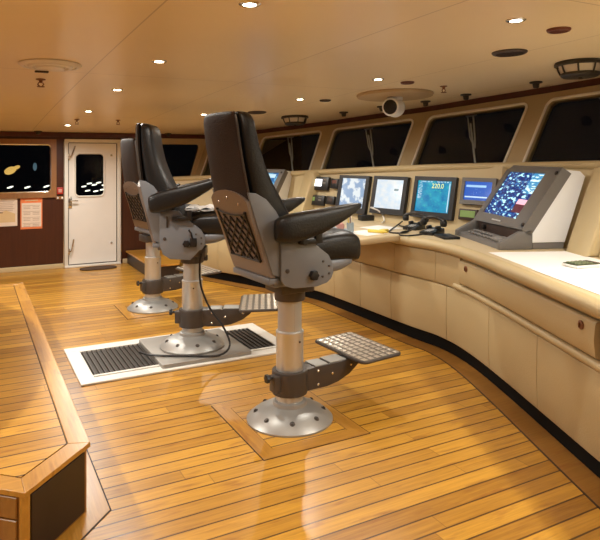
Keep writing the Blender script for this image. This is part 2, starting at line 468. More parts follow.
# door
door = None
bm = bmesh.new()
DW = rrect(1.375, 1.795, 1.045, 1.69, .07)
ring_panel(bm, (1.275, 1.985, .035, 1.85), DW, lambda a, b, d: Vector((a, YF-.01+d, b)), .05)
for f in bm.faces: f.material_index = 0
door = finish('door_1', bm, 'white_paint', smooth=False, kind='structure')
bm = bmesh.new()
for c, s in (((1.25, YF-.0, .94), (.05, .10, 1.87)), ((2.01, YF-.0, .94), (.05, .10, 1.87)), ((1.63, YF-.0, 1.875), (.81, .10, .05)), ((1.63, YF-.0, .016), (.81, .13, .032))):
    box(bm, c, s, .008)
finish('door_frame', bm, 'white_frame', door)
bm = bmesh.new()
for c, s in (((1.283, YF-.012, .94), (.010, .008, 1.80)), ((1.978, YF-.012, .94), (.010, .008, 1.80)), ((1.63, YF-.012, 1.845), (.69, .008, .010)), ((1.63, YF-.012, .04), (.69, .008, .010))): box(bm, c, s)
finish('gasket', bm, 'grille_brown', door, smooth=False)
bm = bmesh.new(); tube(bm, [(2.043, YF-.02, .05), (2.043, YF-.02, 1.86)], .012); tube(bm, [(1.215, YF-.02, .05), (1.215, YF-.02, 1.86)], .01); finish('edge_strip', bm, 'chrome', door)
bm = bmesh.new(); loop_frame(bm, DW, fnw, -.012, .013); finish('window_rim', bm, 'white_frame', door)
pane(DW, fnw, .02, door)
bm = bmesh.new(); box(bm, (1.305, YF-.02, .965), (.05, .015, .17), .006); tube(bm, [(1.305, YF-.03, .99), (1.305, YF-.06, .99), (1.41, YF-.06, .985)], .010); tube(bm, [(1.305, YF-.03, .93), (1.305, YF-.05, .93)], .018)
finish('door_handle', bm, 'chrome', door)
for z0, z1, x1 in ((1.62, 1.80, 1.37), (.22, .42, 1.35)):
    bm = bmesh.new(); tube(bm, [(1.275, YF-.03, z0), (1.31, YF-.05, z0+.02), (1.325, YF-.055, z0+.05), (x1, YF-.055, z1)], .011); box(bm, (1.28, YF-.025, z0+.02), (.045, .03, .09), .006)
    finish('dog_lever', bm, 'chrome', door)
for z in (1.66, .33):
    bm = bmesh.new(); lathe(bm, [(.018, 0), (.018, .012), (.010, .018)], 14, frame((1.90, YF-.01, z), (1, 0, 0), (0, 0, 1), (0, -1, 0))); finish('door_stud', bm, 'chrome', door)

# front of the bridge: raked windows between padded mullions
T = V2((3.44, YF), (3.96, 8.72), (4.42, 7.36), (4.72, 5.70), (4.78, 4.05), (4.70, 2.50), (4.36, .95), (3.6, -1.6))
B = V2((3.18, YF), (3.64, 8.55), (4.04, 7.16), (4.335, 5.62), (4.395, 4.09), (4.31, 2.44), (3.97, .95), (3.2, -1.6))
bmW = bmesh.new(); wins = []
for i in range(len(T)-1):
    bl, br, tl, tr = [Vector((p.x, p.y, z)) for p, z in ((B[i], sill(B[i].y)-.085), (B[i+1], sill(B[i+1].y)-.085), (T[i], cz(T[i].y)-.065), (T[i+1], cz(T[i+1].y)-.065))]
    w = (br-bl).length; hgt = ((tl-bl).length+(tr-br).length)/2
    nrm = (br-bl).cross(tl-bl).normalized()
    if nrm.x < 0: nrm = -nrm
    def fn(a, b, d, bl=bl, br=br, tl=tl, tr=tr, w=w, hgt=hgt, nrm=nrm):
        u, v = a/w, b/hgt
        return bl.lerp(br, u).lerp(tl.lerp(tr, u), v)+nrm*d
    mg = .115 if i else .16
    loop = rrect(mg, w-mg, .004, hgt-.085, .075)
    loop = [(a, max(.004, b)) for a, b in loop if b > .079 or True]
    loop = [q for q in rrect(mg, w-mg, .004, hgt-.085, .075) if q[1] > hgt/2]+rrect(mg, w-mg, .004, hgt-.085, .012, 2)[6:]
    loop = [q for k_, q in enumerate(loop) if q[1] > hgt/2 or q[1] < .03]
    ring_panel(bmW, (0, w, 0, hgt), loop, fn, .07)
    wins.append((loop, fn, w, hgt, i))
    # short wall below the sill down to the floor
    a, b, c, d = Vector((B[i].x, B[i].y, 0)), Vector((B[i+1].x, B[i+1].y, 0)), br, bl
    bmW.faces.new([bmW.verts.new(p) for p in (a, b, c, d)])
finish('wall_front', bmW, 'beige_wall', smooth=False, kind='structure')
bm = bmesh.new()
Tc = [p.copy() for p in T]
inn = offset(T, -.035)
rings = [[(inn[i].x, inn[i].y, cz(inn[i].y)-.075), (inn[i].x, inn[i].y, cz(inn[i].y)+.01), (T[i].x+.05, T[i].y, cz(T[i].y)+.01), (T[i].x+.05, T[i].y, cz(T[i].y)-.075)] for i in range(len(T))]
loft(bm, rings); finish('trim_3', bm, 'mahogany_trim', smooth=False, kind='structure')
k = 0
for loop, fn, w, hgt, i in wins:
    if i in (0, 5, 6) and False: continue
    k += 1
    nm = 'window_%d' % (k if k < 5 else k+2)
    bm = bmesh.new(); loop_frame(bm, loop, fn, -.004, .013)
    wo = finish(nm, bm, 'window_trim_grey', kind='structure')
    pane(loop, fn, .04, wo)
    # pantograph wiper hanging outside the glass
    bm = bmesh.new()
    P = lambda u, v, d=.11: fn(w*u, hgt*v, d)
    tube(bm, [P(.42, .93), P(.52, .55), P(.55, .42)], .009, 6); tube(bm, [P(.37, .93), P(.47, .58), P(.55, .42)], .007, 6)
    tube(bm, [P(.44, .78, .09), P(.66, .06, .09)], .010, 6)
    tube(bm, [P(.36, .94), P(.44, .94)], .02, 8)
    finish('wiper', bm, 'wiper_grey', wo)

# harbour lights far outside the far windows
bm = bmesh.new()
def blob(c, rx, rz, mi, tilt=0.):
    m = Matrix.Translation(c) @ Matrix.Rotation(tilt, 4, 'Y') @ Matrix.Diagonal((rx, .05, rz, 1))
    r = bmesh.ops.create_icosphere(bm, subdivisions=2, radius=1., matrix=m)
    for v in r['verts']:
        for f in v.link_faces: f.material_index = mi
rnd = random.Random(3)
for x in (.32, .52, .74, .99, 1.16, 1.32): blob((x*1.9-.05, 18., .82+rnd.uniform(-.03, .03)), .085, .022, 0, -.3)
blob((.95, 18.2, 1.26), .16, .10, 1, -.4); blob((1.1, 18.2, 1.34), .10, .05, 1, -.4)
blob((.55, 18.1, 1.30), .13, .04, 2, -.6); blob((1.55, 18.1, 1.36), .05, .11, 2)
for x, z in ((2.80, .80), (2.95, .88), (3.08, .84), (3.2, .9), (3.35, .83), (3.45, .88), (2.9, .68), (3.12, .66), (3.3, .70), (3.4, .62)): blob((x, 18., z), .075, .020, 0, -.15)
o = finish('harbour_lights', bm, None, mats=['harbour_white', 'harbour_gold', 'harbour_blue'])
o['kind'] = 'stuff'; tag(o, 'blurred white and gold harbour lights in the night beyond the far windows', 'lights')

# ------------------------------------------------------------------ wooden platform on the left
PL = V2((.476, 7.05), (.476, 2.985), (.190, 2.672), (-.45, 3.27), (-1.9, 5.2), (-3.1, 7.05))
TOP = .322
def poly_offset(P, d):
    n = len(P); out = []
    for i in range(n):
        a, b, c = P[i-1], P[i], P[(i+1) % n]
        d1, d2 = (b-a).normalized(), (c-b).normalized()
        n1, n2 = Vector((d1.y, -d1.x)), Vector((d2.y, -d2.x))
        m = (n1+n2).normalized(); out.append(b+m*(d/max(.4, m.dot(n1))))
    return out
plat = thing('raised_platform', 'raised teak platform with a mitred border and dark side at left', 'platform')
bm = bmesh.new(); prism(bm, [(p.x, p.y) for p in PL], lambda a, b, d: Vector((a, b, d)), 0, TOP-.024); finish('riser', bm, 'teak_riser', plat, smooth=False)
bm = bmesh.new(); inn = poly_offset(PL, .012); prism(bm, [(p.x, p.y) for p in inn], lambda a, b, d: Vector((a, b, d)), TOP-.024, TOP-.004)
finish('caulking', bm, 'caulk', plat, smooth=False)
q = poly_offset(PL, -.016); lip = [(p.x, p.y) for p in q]
w1 = poly_offset(PL, .078)
# border boards, mitred at the corners
for i in range(len(PL)):
    j = (i+1) % len(PL)
    bm = bmesh.new()
    prism(bm, [tuple(q[i]), tuple(q[j]), tuple(w1[j]), tuple(w1[i])], lambda a, b, d: Vector((a, b, d)), TOP-.022, TOP, .003, 2)
    d = PL[j]-PL[i]; o = finish('border_board', bm, 'teak_border_turned' if abs(d.y) > abs(d.x) else 'teak_border', plat, smooth=False)
w2 = poly_offset(PL, .084)
bm = bmesh.new(); prism(bm, [(p.x, p.y) for p in w2], lambda a, b, d: Vector((a, b, d)), TOP-.02, TOP-.0005); finish('planking', bm, 'teak_platform', plat, smooth=False)
# dark facing panel across the blunt corner, boards on the other face
def face_panel(a, b, z0, z1, t, mat, name, parent, bev=.004, inset=.0):
    d = (b-a).normalized(); nn = Vector((-d.y, d.x)); a2, b2 = a+d*inset, b-d*inset
    bm = bmesh.new()
    prism(bm, [(0, z0), ((b2-a2).length, z0), ((b2-a2).length, z1), (0, z1)], lambda s, z, t_: Vector((a2.x+d.x*s+nn.x*t_, a2.y+d.y*s+nn.y*t_, z)), 0, t, bev, 1)
    return finish(name, bm, mat, parent, smooth=False)
A_, B_, C_ = PL[1], PL[2], PL[3]
def outw(a, b):
    d = (b-a).normalized(); return Vector((-d.y, d.x))
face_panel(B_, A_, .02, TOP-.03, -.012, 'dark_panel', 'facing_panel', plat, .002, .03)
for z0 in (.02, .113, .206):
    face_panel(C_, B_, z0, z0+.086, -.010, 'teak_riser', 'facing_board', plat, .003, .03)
bm = bmesh.new(); tube(bm, [(B_.x+.002, B_.y+.005, 0), (B_.x+.002, B_.y+.005, TOP-.02)], .02, 10); finish('corner_post', bm, 'teak_border', plat)
# margin board laid in the floor along the platform
mo = poly_offset(PL, -.098); mo2 = poly_offset(PL, -.105); mi_ = poly_offset(PL, -.0)
mar = thing('margin_board', 'pale teak margin boards set in the floor around the raised platform', 'margin board')
for i in range(0, 3):
    j = i+1
    bm = bmesh.new(); prism(bm, [tuple(mi_[i]), tuple(mi_[j]), tuple(mo[j]), tuple(mo[i])], lambda a, b, d: Vector((a, b, d)), .0, .004)
    d = PL[j]-PL[i]; finish('board', bm, 'teak_border_turned' if abs(d.y) > abs(d.x) else 'teak_border', mar, smooth=False)
    bm = bmesh.new(); prism(bm, [tuple(mo[i]), tuple(mo[j]), tuple(mo2[j]), tuple(mo2[i])], lambda a, b, d: Vector((a, b, d)), .0, .003); finish('caulking', bm, 'caulk', mar, smooth=False)

# ------------------------------------------------------------------ console
wv = Vector((.363, .932)); nv = Vector((.932, -.363))
F = catmull([Vector(p) for p in ((1.88, -.14), (2.30, .93), (2.72, 1.97), (3.17, 3.05), (3.39, 3.64), (3.475, 4.05), (3.455, 4.5), (3.455, 5.6), (3.42, 6.15), (3.20, 6.85), (2.86, 7.72), (2.62, 8.35))])
BK0 = V2((2.9, .14), (3.19, .90), (4.10, 3.23), (4.36, 3.93), (4.36, 4.08), (4.222, 4.13), (3.78, 6.70), (3.70, 7.20), (3.34, 8.10), (3.08, 8.50), (2.56, 8.96))
BK1 = V2((3.08, .08), (3.37, .83), (4.285, 3.17), (4.48, 3.86), (4.46, 4.06), (4.338, 4.13), (3.90, 6.72), (3.82, 7.22), (3.46, 8.15), (3.20, 8.58), (2.70, 9.06))
con = thing('bridge_console', 'long curved beige padded control console below the front windows', 'console')
def resample(P, n):
    Lh = arclen(P); return [sub(P, 0, max(1e-6, Lh*k/n))[-1] if k else P[0].copy() for k in range(n+1)]
# worktop
bm = bmesh.new(); n = 90
e0 = resample(offset(F, .03), n); sF = resample(BK0[:], n)
def topring(k): 
    a, b = e0[k], sF[k]
    return [(a.x, a.y, .93), (b.x, b.y, .93), (b.x, b.y, .88), (a.x, a.y, .88)]
loft(bm, [topring(k) for k in range(n+1)])
finish('worktop', bm, 'worktop', con, angle=30)
# padded edge roll
bm = bmesh.new()
prof = [(.035+.055*math.cos(t), .885+.047*math.sin(t)) for t in [2*PI*k/14 for k in range(14)]]
sweep(bm, F, prof); finish('edge_roll', bm, 'beige_leather', con, angle=60)
LF = arclen(F)
s_flap0, s_flap1 = s_at_y(F, 2.02), s_at_y(F, 3.72)
s_k0, s_k1 = s_at_y(F, 4.62), s_at_y(F, 5.72)
def padded(name, s0, s1, z0, z1, v, t=.03, mat='beige_leather', r=.012, puff=.0):
    P = sub(F, s0, s1); bm = bmesh.new()
    zm = (z0+z1)/2
    prof = [(v+t, z0), (v+r, z0), (v+r*.3, z0+r*.3), (v, z0+r), (v-puff, zm), (v, z1-r), (v+r*.3, z1-r*.3), (v+r, z1), (v+t, z1)]
    sweep(bm, P, prof); return finish(name, bm, mat, con, angle=50)
# carcass behind the padding
for s0, s1 in ((0, LF),):
    P = sub(F, s0+.001, s1-.001); bm = bmesh.new(); sweep(bm, P, [(.06, .11), (.055, .88), (.4, .88), (.4, .11)]); finish('carcass', bm, 'beige_panel', con)
bm = bmesh.new(); P = sub(F, .001, LF-.001); sweep(bm, P, [(.075, 0.), (.075, .12), (.42, .12), (.42, 0.)]); finish('toe_kick', bm, 'toe_black', con)
# lower panels
cuts = [s_at_y(F, y) for y in (.4, 1.25, 1.98, 2.62, 3.28, 3.95, 4.70, 5.22, 5.72)]
for a, b in zip(cuts, cuts[1:]): padded('lower_panel', a+.003, b-.003, .115, .565, .035, puff=.006)
cuts = [s_at_y(F, y) for y in (5.72, 6.3, 7.0, 7.7, 8.3)]
for a, b in zip(cuts, cuts[1:]): padded('lower_panel', a+.003, b-.003, .115, .565, .035, puff=.006)
# ledge roll over the lower panels and the fascia above it
bm = bmesh.new(); P = sub(F, 0.001, s_flap1+.12); sweep(bm, P, [(.05+.036*math.cos(t), .594+.028*math.sin(t)) for t in [2*PI*k/12 for k in range(12)]]); finish('ledge_roll', bm, 'beige_leather', con, angle=60)
padded('flap_panel', s_flap0, s_flap1, .632, .822, .012, r=.018, puff=.008)
padded('fascia_panel', .01, s_flap0-.02, .632, .835, .03)
cuts = [s_flap1+.02, s_at_y(F, 4.1), s_k0+.02, s_k1]
for a, b in zip(cuts, cuts[1:]): padded('fascia_panel', a, b-.004, .572, .835, .03)
cuts = [s_k1, s_at_y(F, 6.6), s_at_y(F, 7.5), LF-.01]
for a, b in zip(cuts, cuts[1:]): padded('fascia_panel', a, b-.004, .572, .835, .03)
for yy in (2.13, 3.60):
    s0 = s_at_y(F, yy); p = sub(F, s0, s0+.05); d = (p[-1]-p[0]).normalized(); nn = Vector((d.y, -d.x)); c = p[0]+nn*.004
    bm = bmesh.new(); m = frame((c.x, c.y, .775), (d.x, d.y, 0), (0, 0, 1), (-nn.x, -nn.y, 0))
    lathe(bm, [(.024, -.004), (.024, .002), (.019, .005), (.011, .005), (.010, .001)], 18, m); box(bm, (0, 0, .007), (.008, .026, .012), .002, 1, m)
    finish('latch', bm, 'brown_wood', con)
# desk leaf reaching towards the seats
bm = bmesh.new()
leaf = [(3.60, 4.50), (3.33, 4.505), (3.04, 4.455), (2.985, 4.47), (2.95, 4.52), (2.95, 5.50), (2.985, 5.56), (3.05, 5.58), (3.60, 5.58)]
prism(bm, leaf, lambda a, b, d: Vector((a, b, d)), .872, .9305, .016, 3); finish('desk_leaf', bm, 'worktop', con, angle=40)
# end panel
a = F[-1]; b_ = BK0[-1]
bm = bmesh.new(); prism(bm, [(F[-1].x+.03, F[-1].y+.0), (F[-1].x+.42, F[-1].y+.14), (F[-1].x+.40, F[-1].y+.18), (F[-1].x+.01, F[-1].y+.04)], lambda a, b, d: Vector((a, b, d)), .0, .93, .008, 1); finish('end_panel', bm, 'beige_leather', con)
# sloping back panel and coaming under the windows
def at_back(P, y):
    for a, b in zip(P, P[1:]):
        if a.y <= y <= b.y: return a.lerp(b, (y-a.y)/(b.y-a.y))
    return P[-1]
bm = bmesh.new(); rings = []
for i in range(len(BK0)):
    a, b = BK0[i], BK1[i]; z = sill(b.y)-.03
    rings.append([(a.x, a.y, .925), (b.x, b.y, z), (b.x+.05, b.y-.01, z), (a.x+.05, a.y-.01, .925)])
loft(bm, rings); finish('back_panel', bm, 'beige_panel', con, smooth=False)
bm = bmesh.new(); Cm = catmull(V2((3.08, .08), (3.37, .83), (4.285, 3.17), (4.42, 3.72), (4.40, 4.06), (4.325, 4.34), (3.90, 6.72), (3.82, 7.22), (3.46, 8.15), (3.20, 8.58), (2.70, 9.06)), .15); rings = []
Cin, Cout = offset(Cm, -.035), offset(Cm, .16)
for p, ci, co in zip(Cm, Cin, Cout):
    z = sill(p.y)
    d = (p-ci)
    rg = []
    for k in range(7):
        t = PI/2+PI*k/6
        o2 = p+d.normalized()*(.036*math.cos(t)); rg.append((o2.x, o2.y, z-.036+.036*math.sin(t)))
    rg.append((co.x, co.y, z-.15)); rg.append((co.x, co.y, z-.09))
    rings.append(rg)
loft(bm, rings); finish('coaming', bm, 'beige_leather', con, angle=60)
# padded return between the centre and the far wing, and the padded bolster beyond the near radar
def bolster(s, e, z0, z1, w, name):
    bm = bmesh.new(); rings = []
    for k in range(9):
        t = k/8; c = Vector(s).lerp(Vector(e), t)
        rings.append([Vector((c.x+x, c.y+y, c.z)) for x, y in [(a, b) for a, b in sell(w, .05, 16, .6)]])
    loft(bm, rings); return finish(name, bm, 'beige_leather', con, angle=60)
bm = bmesh.new()
# return panel: a thick padded wing standing on the desk, leaning with the back panel
prism(bm, [(3.62, .93), (3.84, .93), (3.93, 1.44), (3.90, 1.465), (3.80, 1.45)], lambda a, b, d: Vector((a+.12*(d-6.75), d, b)), 6.72, 7.02, .03, 3)
finish('padded_return', bm, 'beige_leather', con, angle=50)
bm = bmesh.new()
o0 = Vector((3.17, 3.05))
def wing(u, v, z): p = o0+wv*u+nv*v; return Vector((p.x, p.y, z))
prism(bm, [(.70, .93), (.98, .93), (1.12, 1.56), (1.06, 1.585), (.93, 1.56)], lambda v, z, d: wing(d, v, z), .10, .40, .03, 3)
prism(bm, [(.76, .93), (.98, .93), (1.12, 1.56), (1.06, 1.575), (.95, 1.56)], lambda v, z, d: wing(d, v, z), -.75, .085, .03, 3)
finish('padded_return', bm, 'beige_leather', con, angle=50)

# low wooden step at the far end of the console
st = thing('wooden_step', 'low step with a teak top and dark side at the far end of the console', 'step')
bm = bmesh.new(); prism(bm, [(2.13, 8.15), (2.5, 8.15), (2.62, 8.5), (2.62, 9.60), (2.13, 9.60)], lambda a, b, d: Vector((a, b, d)), 0, .17, .004, 1); finish('riser', bm, 'dark_panel', st, smooth=False)
bm = bmesh.new(); prism(bm, [(2.11, 8.13), (2.5, 8.13), (2.63, 8.5), (2.63, 9.61), (2.11, 9.61)], lambda a, b, d: Vector((a, b, d)), .17, .195, .004, 2); finish('tread', bm, 'teak_border', st, smooth=False)
# floor margin along the console
bm = bmesh.new(); P = sub(F, .001, LF-.001); sweep(bm, P, [(-.075, 0), (-.075, .004), (.074, .004), (.074, 0)]); mb = finish('margin_board', bm, 'teak_riser', smooth=False)
tag(mb, 'brown margin board in the floor running along the foot of the console', 'margin board')
bm = bmesh.new(); sweep(bm, P, [(-.084, 0), (-.084, .003), (-.075, .003), (-.075, 0)]); finish('caulking', bm, 'caulk', mb, smooth=False)

# ------------------------------------------------------------------ screens on the centre panel
PU = Vector((-.17003632543, .98543779511, 0)); PV = Vector((.19769775, .03411255, .97966930)); PN = Vector((.96540315, .16657937, -.20061921)); PO = Vector((4.22, 4.15, .93))
def pframe(p, q): return frame(PO+PU*p+PV*q, -PU, PN, PV)
def uv_quad(name, w, h, y, mat, parent, z=0):
    bm = bmesh.new(); uvl = bm.loops.layers.uv.new('UVMap')
    co = ((-w/2, 0, 0), (w/2, 0, 0), (w/2, 0, 1), (-w/2, 0, 1))
    pts = [(-w/2, -h/2), (w/2, -h/2), (w/2, h/2), (-w/2, h/2)]
    A = [bm.verts.new((a, y, b+z)) for a, b in pts]; Bv = [bm.verts.new((a, y+.004, b+z)) for a, b in pts]
    f = bm.faces.new(A)
    for l, uv in zip(f.loops, ((0, 0), (1, 0), (1, 1), (0, 1))): l[uvl].uv = uv
    for i in range(4): bm.faces.new((A[i], A[(i+1) % 4], Bv[(i+1) % 4], Bv[i]))
    bm.faces.new(Bv[::-1])
    return finish(name, bm, mat, parent, smooth=False)
def monitor(p0, p1, q0, q1, s, mat, label, bez='monitor_bezel', d=.045):
    w, h = p1-p0, q1-q0
    t = thing('monitor', label, 'monitor', pframe((p0+p1)/2, (q0+q1)/2), 'screens set in the console back panel')
    sp0, sp1, sq0, sq1 = s
    bm = bmesh.new(); xz = lambda a, b, dd: Vector((a, dd, b))
    x0, x1, z0, z1 = (p0+p1)/2-sp1, (p0+p1)/2-sp0, sq0-(q0+q1)/2, sq1-(q0+q1)/2
    ring_panel(bm, (-w/2, w/2, -h/2, h/2), [(x1, z0), (x1, z1), (x0, z1), (x0, z0)], lambda a, b, dd: Vector((a, -d+dd, b)), d-.003)
    for sgn in (0, 1): pass
    # sides
    pts = [(-w/2, -h/2), (w/2, -h/2), (w/2, h/2), (-w/2, h/2)]
    for i in range(4):
        a, b = pts[i], pts[(i+1) % 4]
        bm.faces.new([bm.verts.new(v) for v in ((a[0], -d, a[1]), (b[0], -d, b[1]), (b[0], -.003, b[1]), (a[0], -.003, a[1]))])
    finish('bezel', bm, bez, t, smooth=False)
    sc = uv_quad('screen', x1-x0, z1-z0, -d+.012, mat, t); sc.location = ((x0+x1)/2, 0, (z0+z1)/2)
    return t, (x0, x1, z0, z1)
monitor(1.645, 2.155, .055, .495, (1.70, 2.10, .12, .46), 'screen_chart', 'monitor showing a blue and white chart, beside the small instrument units')
monitor(1.07, 1.575, .083, .50, (1.125, 1.525, .145, .462), 'screen_map', 'monitor showing a pale map, between the chart screen and the teal screen')
t3, r3 = monitor(.44, .975, .088, .512, (.495, .93, .151, .47), 'screen_sonar', 'large black monitor showing a teal blue sounder picture')
# read-out digits at the top of the teal screen
fc = bpy.data.curves.new('readout_digits', 'FONT'); fc.body = '220.0'; fc.size = .07; fc.extrude = .0005; fc.align_x = 'CENTER'
ftmp = bpy.data.objects.new('tmp', fc); COL.objects.link(ftmp); bpy.context.view_layer.update()
fme = bpy.data.meshes.new_from_object(ftmp.evaluated_get(bpy.context.evaluated_depsgraph_get())); bpy.data.objects.remove(ftmp)
fme.materials.clear(); fme.materials.append(MATS['digit_yellow'])
fo = bpy.data.objects.new('readout_digits', fme); COL.objects.link(fo)
fo.parent = t3; fo.matrix_local = Matrix.Translation((.04, -.036, .095)) @ Matrix.Rotation(PI/2, 4, 'X')
monitor(-.01, .372, .258, .515, (.03, .338, .30, .478), 'screen_blue', 'smaller monitor with a plain blue display, half behind the large radar', 'radar_grey')
def instrument(p0, p1, q0, q1, scr, mat, label, body='black', keys=0):
    w, h = p1-p0, q1-q0
    t = thing('instrument_unit', label, 'instrument', pframe((p0+p1)/2, (q0+q1)/2), 'small instruments in the console back panel')
    bm = bmesh.new(); box(bm, (0, -.02, 0), (w, .036, h), .008); finish('housing', bm, body, t)
    a0, a1, b0, b1 = scr
    bm = bmesh.new(); box(bm, ((a0+a1)/2*w, -.039, (b0+b1)/2*h), ((a1-a0)*w, .004, (b1-b0)*h), .001, 1); finish('display', bm, mat, t, smooth=False)
    for k in range(keys):
        bm = bmesh.new(); box(bm, (w*(.24+.0), -.040, h*(.28-.26*k)), (w*.2, .008, h*.14), .003, 1); finish('button', bm, 'radar_grey', t)
    return t
instrument(2.352, 2.672, .297, .467, (-.34, .12, -.22, .30), 'screen_white', 'black instrument with a small glowing white display, above the green one', keys=2)
instrument(2.176, 2.312, .327, .450, (-.28, .28, .0, .32), 'grille_red', 'small square black instrument nearest the chart screen, upper of two', keys=0)
instrument(2.385, 2.680, .106, .232, (-.36, -.1, -.08, .3), 'screen_green', 'black instrument with a small dim green display, below the white one', keys=2)
instrument(2.200, 2.352, .130, .233, (-.28, .28, -.1, .3), 'grille_brown', 'small square black instrument beside the chart screen, lower of two', keys=0)
t = instrument(.162, .372, .106, .213, (-.40, .40, -.25, .34), 'screen_green', 'dark unit with a green lit display under the blue monitor', 'grille_brown')

# ------------------------------------------------------------------ radar displays
def radar_unit(mtx, label, w=.93, scr='screen_radar', sc_=1., rm=.235):
    """local: x to the viewer's right, y into the console, z up; base at the desk"""
    t = thing('radar_display', label, 'radar display', mtx @ Matrix.Scale(sc_, 4), 'radar displays on the console wings')
    fx = lambda y, z, d: Vector((d, y, z))
    # keyboard tray with raised side cheeks
    bm = bmesh.new(); prism(bm, [(-.16, .0), (.06, .0), (.06, .06), (-.15, .034)], fx, -w/2+.03, w/2-.03, .006, 2); finish('keyboard_tray', bm, 'radar_grey', t)
    for sx in (-1, 1):
        bm = bmesh.new(); prism(bm, [(-.17, .0), (.10, .0), (.10, .16), (.0, .135), (-.165, .05)], fx, sx*(w/2)-(.06 if sx > 0 else 0), sx*(w/2)+(0 if sx > 0 else .06), .008, 2); finish('cheek', bm, 'radar_grey', t)
    bm = bmesh.new()
    for i in range(9):
        for j in range(2): box(bm, (-.27+.065*i, -.10+.05*j, .052+.012*j), (.045, .03, .014), .004, 1)
    box(bm, (w/2-.2, -.06, .055), (.14, .12, .03), .012, 2)
    kb = finish('key_block', bm, 'radar_key', t); 
    # dark gap with hood under the display
    bm = bmesh.new(); box(bm, (0, .075, .10), (w-.12, .09, .12), .01); finish('neck', bm, 'grille_brown', t)
    bm = bmesh.new(); lathe(bm, [(.022, 0), (.022, .03), (.018, .034)], 14, frame((-w*.27, .035, .095), (1, 0, 0), (0, 0, 1), (0, -1, 0))); finish('control_knob', bm, 'black', t)
    # leaning display head
    lean = math.atan2(.33, .475)
    H = .585
    mt = Matrix.Translation((0, .02, .145)) @ Matrix.Rotation(-lean, 4, 'X')
    bm = bmesh.new()
    s0x, s1x, s0z, s1z = -w/2+.075, w/2-rm, .085, H-.055
    ring_panel(bm, (-w/2, w/2, 0, H), [(s0x, s0z), (s1x, s0z), (s1x, s1z), (s0x, s1z)], lambda a, b, d: Vector((a, d, b)), .03)
    pts = [(-w/2, 0), (w/2, 0), (w/2, H), (-w/2, H)]
    for i in range(4):
        a, b = pts[i], pts[(i+1) % 4]
        bm.faces.new([bm.verts.new(v) for v in ((a[0], 0, a[1]), (b[0], 0, b[1]), (b[0], .075, b[1]), (a[0], .075, a[1]))])
    bmesh.ops.remove_doubles(bm, verts=bm.verts[:], dist=1e-5)
    es = [e for e in bm.edges if all(abs(abs(v.co.x)-w/2) < 1e-4 or abs(v.co.z) < 1e-4 or abs(v.co.z-H) < 1e-4 for v in e.verts) and all(abs(v.co.y) < 1e-4 for v in e.verts)]
    bmesh.ops.bevel(bm, geom=es, offset=.012, segments=2, profile=.5, affect='EDGES')
    bz = finish('bezel', bm, 'radar_grey', t, matrix=mt)
    sc = uv_quad('screen', s1x-s0x, s1z-s0z, .012, scr, t); sc.matrix_local = mt @ Matrix.Translation(((s0x+s1x)/2, 0, (s0z+s1z)/2))
    for sx, sz in ((w/2-.055, .05), (w/2-.055, H-.05)):
        bm = bmesh.new(); lathe(bm, [(.018, -.004), (.018, .006), (.014, .010)], 14, mt @ frame((sx, 0, sz), (1, 0, 0), (0, 0, 1), (0, -1, 0))); finish('corner_knob', bm, 'black', t)
    bm = bmesh.new(); box(bm, (-.05, -.002, .035), (.16, .006, .012), .001, 1, mt); finish('name_strip', bm, 'paper_grey', t)
    # white cabinet behind
    bm = bmesh.new()
    prism(bm, [(.10, .05), (.06, .13), (.40, .61), (.50, .60), (.54, .56), (.37, .05)], fx, -w/2+.012, w/2-.012, .008, 2); finish('cabinet', bm, 'white_box', t)
    bm = bmesh.new(); prism(bm, [(.11, .0), (.11, .05), (.37, .05), (.36, .0)], fx, -w/2+.02, w/2-.02, .003, 1); finish('plinth', bm, 'radar_grey', t)
    return t
p = o0+wv*.96+nv*.40
radar_unit(frame((p.x, p.y, .9305), (-wv.x, -wv.y, 0), (nv.x, nv.y, 0), (0, 0, 1)), 'large grey radar display with white cabinet and bright blue cluttered screen', w=.93, rm=.22)
wf = Vector((-.363, .932)); nf = Vector((.932, .363)); pf = Vector((3.26, 7.42))
radar_unit(frame((pf.x, pf.y, .9305), (-wf.x, -wf.y, 0), (nf.x, nf.y, 0), (0, 0, 1)), 'grey radar display with white side, partly hidden behind the nearest chair back', w=.74, scr='screen_far', sc_=.86, rm=.10)

# ------------------------------------------------------------------ things on the desk
def sheet(name, pts, z, mat, label, group=None, t=.0012):
    bm = bmesh.new(); prism(bm, pts, lambda a, b, d: Vector((a, b, d)), z, z+t); o = finish(name, bm, mat, smooth=False); return tag(o, label, 'paper', group)
DZ = .9305
def wp(u, v): p = o0+wv*u+nv*v; return (p.x, p.y)
sheet('chart_sheet', [wp(.40, .10), wp(.38, .72), wp(-.60, .74), wp(-.62, .085)], DZ, 'paper', 'large white chart sheet lying beside the radar display', 'chart sheets')
sheet('chart_sheet', [wp(-.30, .075), wp(-.34, .50), wp(-1.30, .56), wp(-1.28, .075)], DZ+.0016, 'paper', 'white chart sheet overlapping the other, at the near edge of the desk', 'chart sheets')
